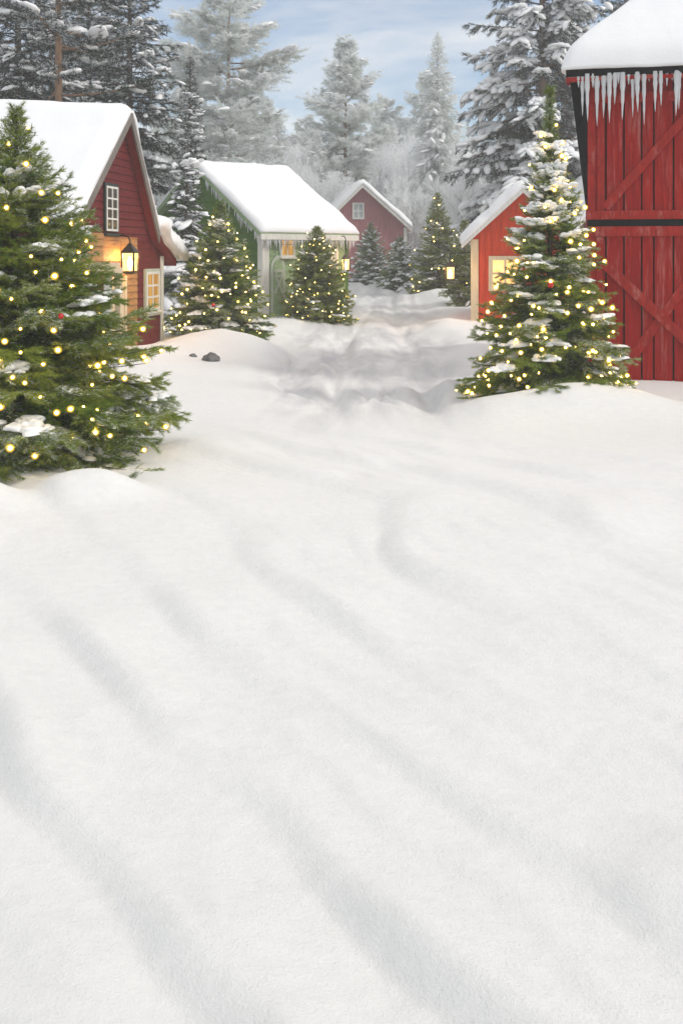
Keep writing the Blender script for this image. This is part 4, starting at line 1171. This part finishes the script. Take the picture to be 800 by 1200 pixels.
def hang_bauble(tree, tips, px, py, r, lab):
    best = None
    for p, dh, t in tips:
        w = Vector(p) + tree.location
        if dh[1] > -.2: continue
        e = math.hypot(400 + w.x / w.y * F - px, HZ - (w.z - CAMZ) / w.y * F - py)
        if best is None or e < best[0]: best = (e, w + Vector((dh[0], dh[1], 0)) * r * .6)
    bauble(best[1] + Vector((0, 0, -r * 1.4)), r, lab)
for tr_, tp_, px, py, r, lab in ((t2, tp2, 644, 334, .034, 'red bauble in the middle of the tall fir'), (t2, tp2, 595, 402, .034, 'red bauble low on the tall fir by the lane'),
                                 (t3, tp3, 236, 300, .036, 'red bauble high on the fir beside the red cottage'), (t3, tp3, 250, 352, .036, 'red bauble halfway down the fir beside the red cottage'),
                                 (t1, tp1, 68, 367, .022, 'red bauble on the largest fir at the left')):
    hang_bauble(tr_, tp_, px, py, r, lab)

# rock poking out of the bank
rv, rf = ICO[3]; rng = np.random.default_rng(4)
for px, py, d, s, lab in ((247, 430, 15.7, .13, 'small dark rock in the snow bank by the red cottage'), (226, 428, 15.9, .05, 'tiny stone in the snow bank left of the rock')):
    q = rv * (1 + .35 * (fbm(rv[:, 0] * 2.2 + px, rv[:, 1] * 2.2 + rv[:, 2] * 1.7, 91, 4)[:, None] - .5) * 2) * np.array([s * 1.1, s, s * .85])
    p = at(px, py, d); z = gz(p.x, p.y)
    o = np_mesh('rock', q, rf, M['rock'], None, True); o.location = (p.x, p.y, z + s * .02); tag(o, lab, 'rock', 'rocks in the snow bank')

# ------------------------------------------------------------------ the wood behind
DW = 'dark snowy spruces behind the red cottage'
def dark(seed, px, d, H, Rm, lab, **kw):
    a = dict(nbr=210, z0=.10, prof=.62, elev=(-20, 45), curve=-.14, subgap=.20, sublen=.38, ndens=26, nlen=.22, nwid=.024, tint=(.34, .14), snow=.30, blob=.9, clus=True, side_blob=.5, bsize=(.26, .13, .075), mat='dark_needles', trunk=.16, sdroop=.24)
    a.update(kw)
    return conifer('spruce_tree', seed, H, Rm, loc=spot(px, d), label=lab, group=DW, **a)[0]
dk = dark(41, 24, 27.5, 13, 2.3, 'dark spruce in the picture corner behind the red cottage roof')
dk2 = dark(42, 152, 31, 13.2, 2.25, 'dense dark spruce rising behind the peak of the red cottage')
dark(43, 222, 38, 8.6, 1.15, 'slim pointed dark spruce beside the dense one', subgap=.16)
dark(44, 217, 24.6, 4.75, .72, 'short grey green spruce rising behind the lit fir', tint=(.42, .14), snow=.34, blob=.25, subgap=.12, ndens=55, nlen=.11, nwid=.014, trunk=.06, z0=.04)
pine('pine_tree', 45, 15, 2.3, zc=.36, npad=44, loc=spot(73, 25.5), label='tall pine with a bare brown trunk behind the red cottage', group=None, mat='dark_needles', bark='pine_bark', ndens=55, nlen=.20, nwid=.018, tint=(.36, .14), snow=.42, trunk=.135, blob=.45, twigs=26, round_top=False)
def again(o, px, d, rz, sc, lab):
    c = copy_tree(o); c.location = spot(px, d); c.rotation_euler.z = rz; c.scale = (sc, sc, sc); c['label'] = lab; return c
again(dk, 105, 37, 2.0, 1.05, 'dark spruce filling the gap between the bare trunk and the dense spruce')
again(dk2, -45, 31, 1.1, 1.0, 'dark spruce mostly outside the frame behind the red cottage')
again(dk2, 62, 40, 4.0, 1.1, 'dark spruce behind the bare brown pine trunk')
# great snow laden spruce at the right
conifer('spruce_tree', 51, 17, 3.7, nbr=230, z0=.05, prof=.62, elev=(-14, 40), curve=-.42, subgap=.21, sublen=.40, ndens=30, nlen=.21, nwid=.022, tint=(.22, .10), snow=.50, blob=2.2, clus=True, side_blob=1.3, bsize=(.34, .17, .12),
        mat='dark_needles', bark='pine_bark', trunk=.21, sdroop=.42, loc=spot(636, 36), label='great spruce bowed under heavy snow behind the orange red cabin', group=None, clump=1.2, bsub=1)
again(dk, 735, 44, .6, 1.15, 'dark spruce showing between the great spruce and the barn roof')
del_ = None
# frosted trees
pine('pine_tree', 61, 14.2, 2.9, zc=.24, npad=88, loc=spot(270, 46), label='tall frosted pine with rounded pads above the green cottage', group='frosted pines', ndens=46, nlen=.24, nwid=.026, tint=(.50, .10), snow=.42, trunk=.19, twigs=50)
fp2 = pine('pine_tree', 62, 11.9, 2.5, zc=.22, npad=74, loc=spot(407, 56), label='frosted pine with a pale trunk above the far red house', group='frosted pines', ndens=40, nlen=.28, nwid=.03, tint=(.54, .08), snow=.45, trunk=.17, twigs=48)
fs, _ = conifer('spruce_tree', 63, 11.8, 2.0, nbr=270, z0=.04, prof=.62, elev=(-30, 30), curve=-.5, subgap=.18, sublen=.42, ndens=24, nlen=.26, nwid=.028, tint=(.50, .12), snow=.50, blob=.25, bsize=(.3, .14, .09), mat='frost_haze_needles', bark='frost_bark',
                trunk=.14, sdroop=.6, loc=spot(511, 50), label='frosted spruce with drooping white boughs in the middle of the wood', group='frosted spruces')
FW = 'hoar frosted trees of the far wood'
LF = ('white frosted spruce standing in the far hazy wood', 'pale frosted pine standing in the far hazy wood', 'bare broadleaf tree white with hoar frost in the far wood')
br = brush_tree('frosted_tree', 71, 6.8, 2.6, loc=spot(345, 50), label=LF[2], group=FW)
br2 = brush_tree('frosted_tree', 72, 6.2, 2.4, loc=spot(452, 52), label=LF[2], group=FW)
rng = random.Random(9)
spots = []
for k in range(46):
    px = -40 + 880 * ((k * .618034) % 1.0); d = 53 + 34 * ((k * .7548) % 1.0)
    spots.append((px, d))
for k, (px, d) in enumerate(spots):
    kind = k % 4
    src = (fs, fp2, br, br2)[kind]
    h0 = (11.8, 11.9, 6.8, 6.2)[kind]
    top = rng.uniform(95, 175) if not 330 < px < 500 else rng.uniform(108, 165)
    if px < 250: top = rng.uniform(60, 140)
    if kind > 1: top = max(top, 150)
    hgt = CAMZ + (300 - top) / F * d - gz((px - 400) / F * d, d)
    c = copy_tree(src); c.location = spot(px, d); s = hgt / h0; c.scale = (s * rng.uniform(.95, 1.25), s * 1.1, s); c.rotation_euler.z = rng.uniform(0, 6.28)
    c['label'] = LF[min(kind, 2)]; c['group'] = FW
for px, d, s in ((375, 47, .8), (480, 46, .72), (545, 47, .9), (300, 44, .8), (590, 48, 1.0), (230, 47, 1.0), (440, 60, .9), (350, 62, 1.1), (556, 40, .75), (530, 58, 1.05)):
    c = copy_tree(br if rng.random() < .5 else br2); c.location = spot(px, d); c.scale = (s, s, s); c.rotation_euler.z = rng.uniform(0, 6.28); c['label'] = LF[2]; c['group'] = FW
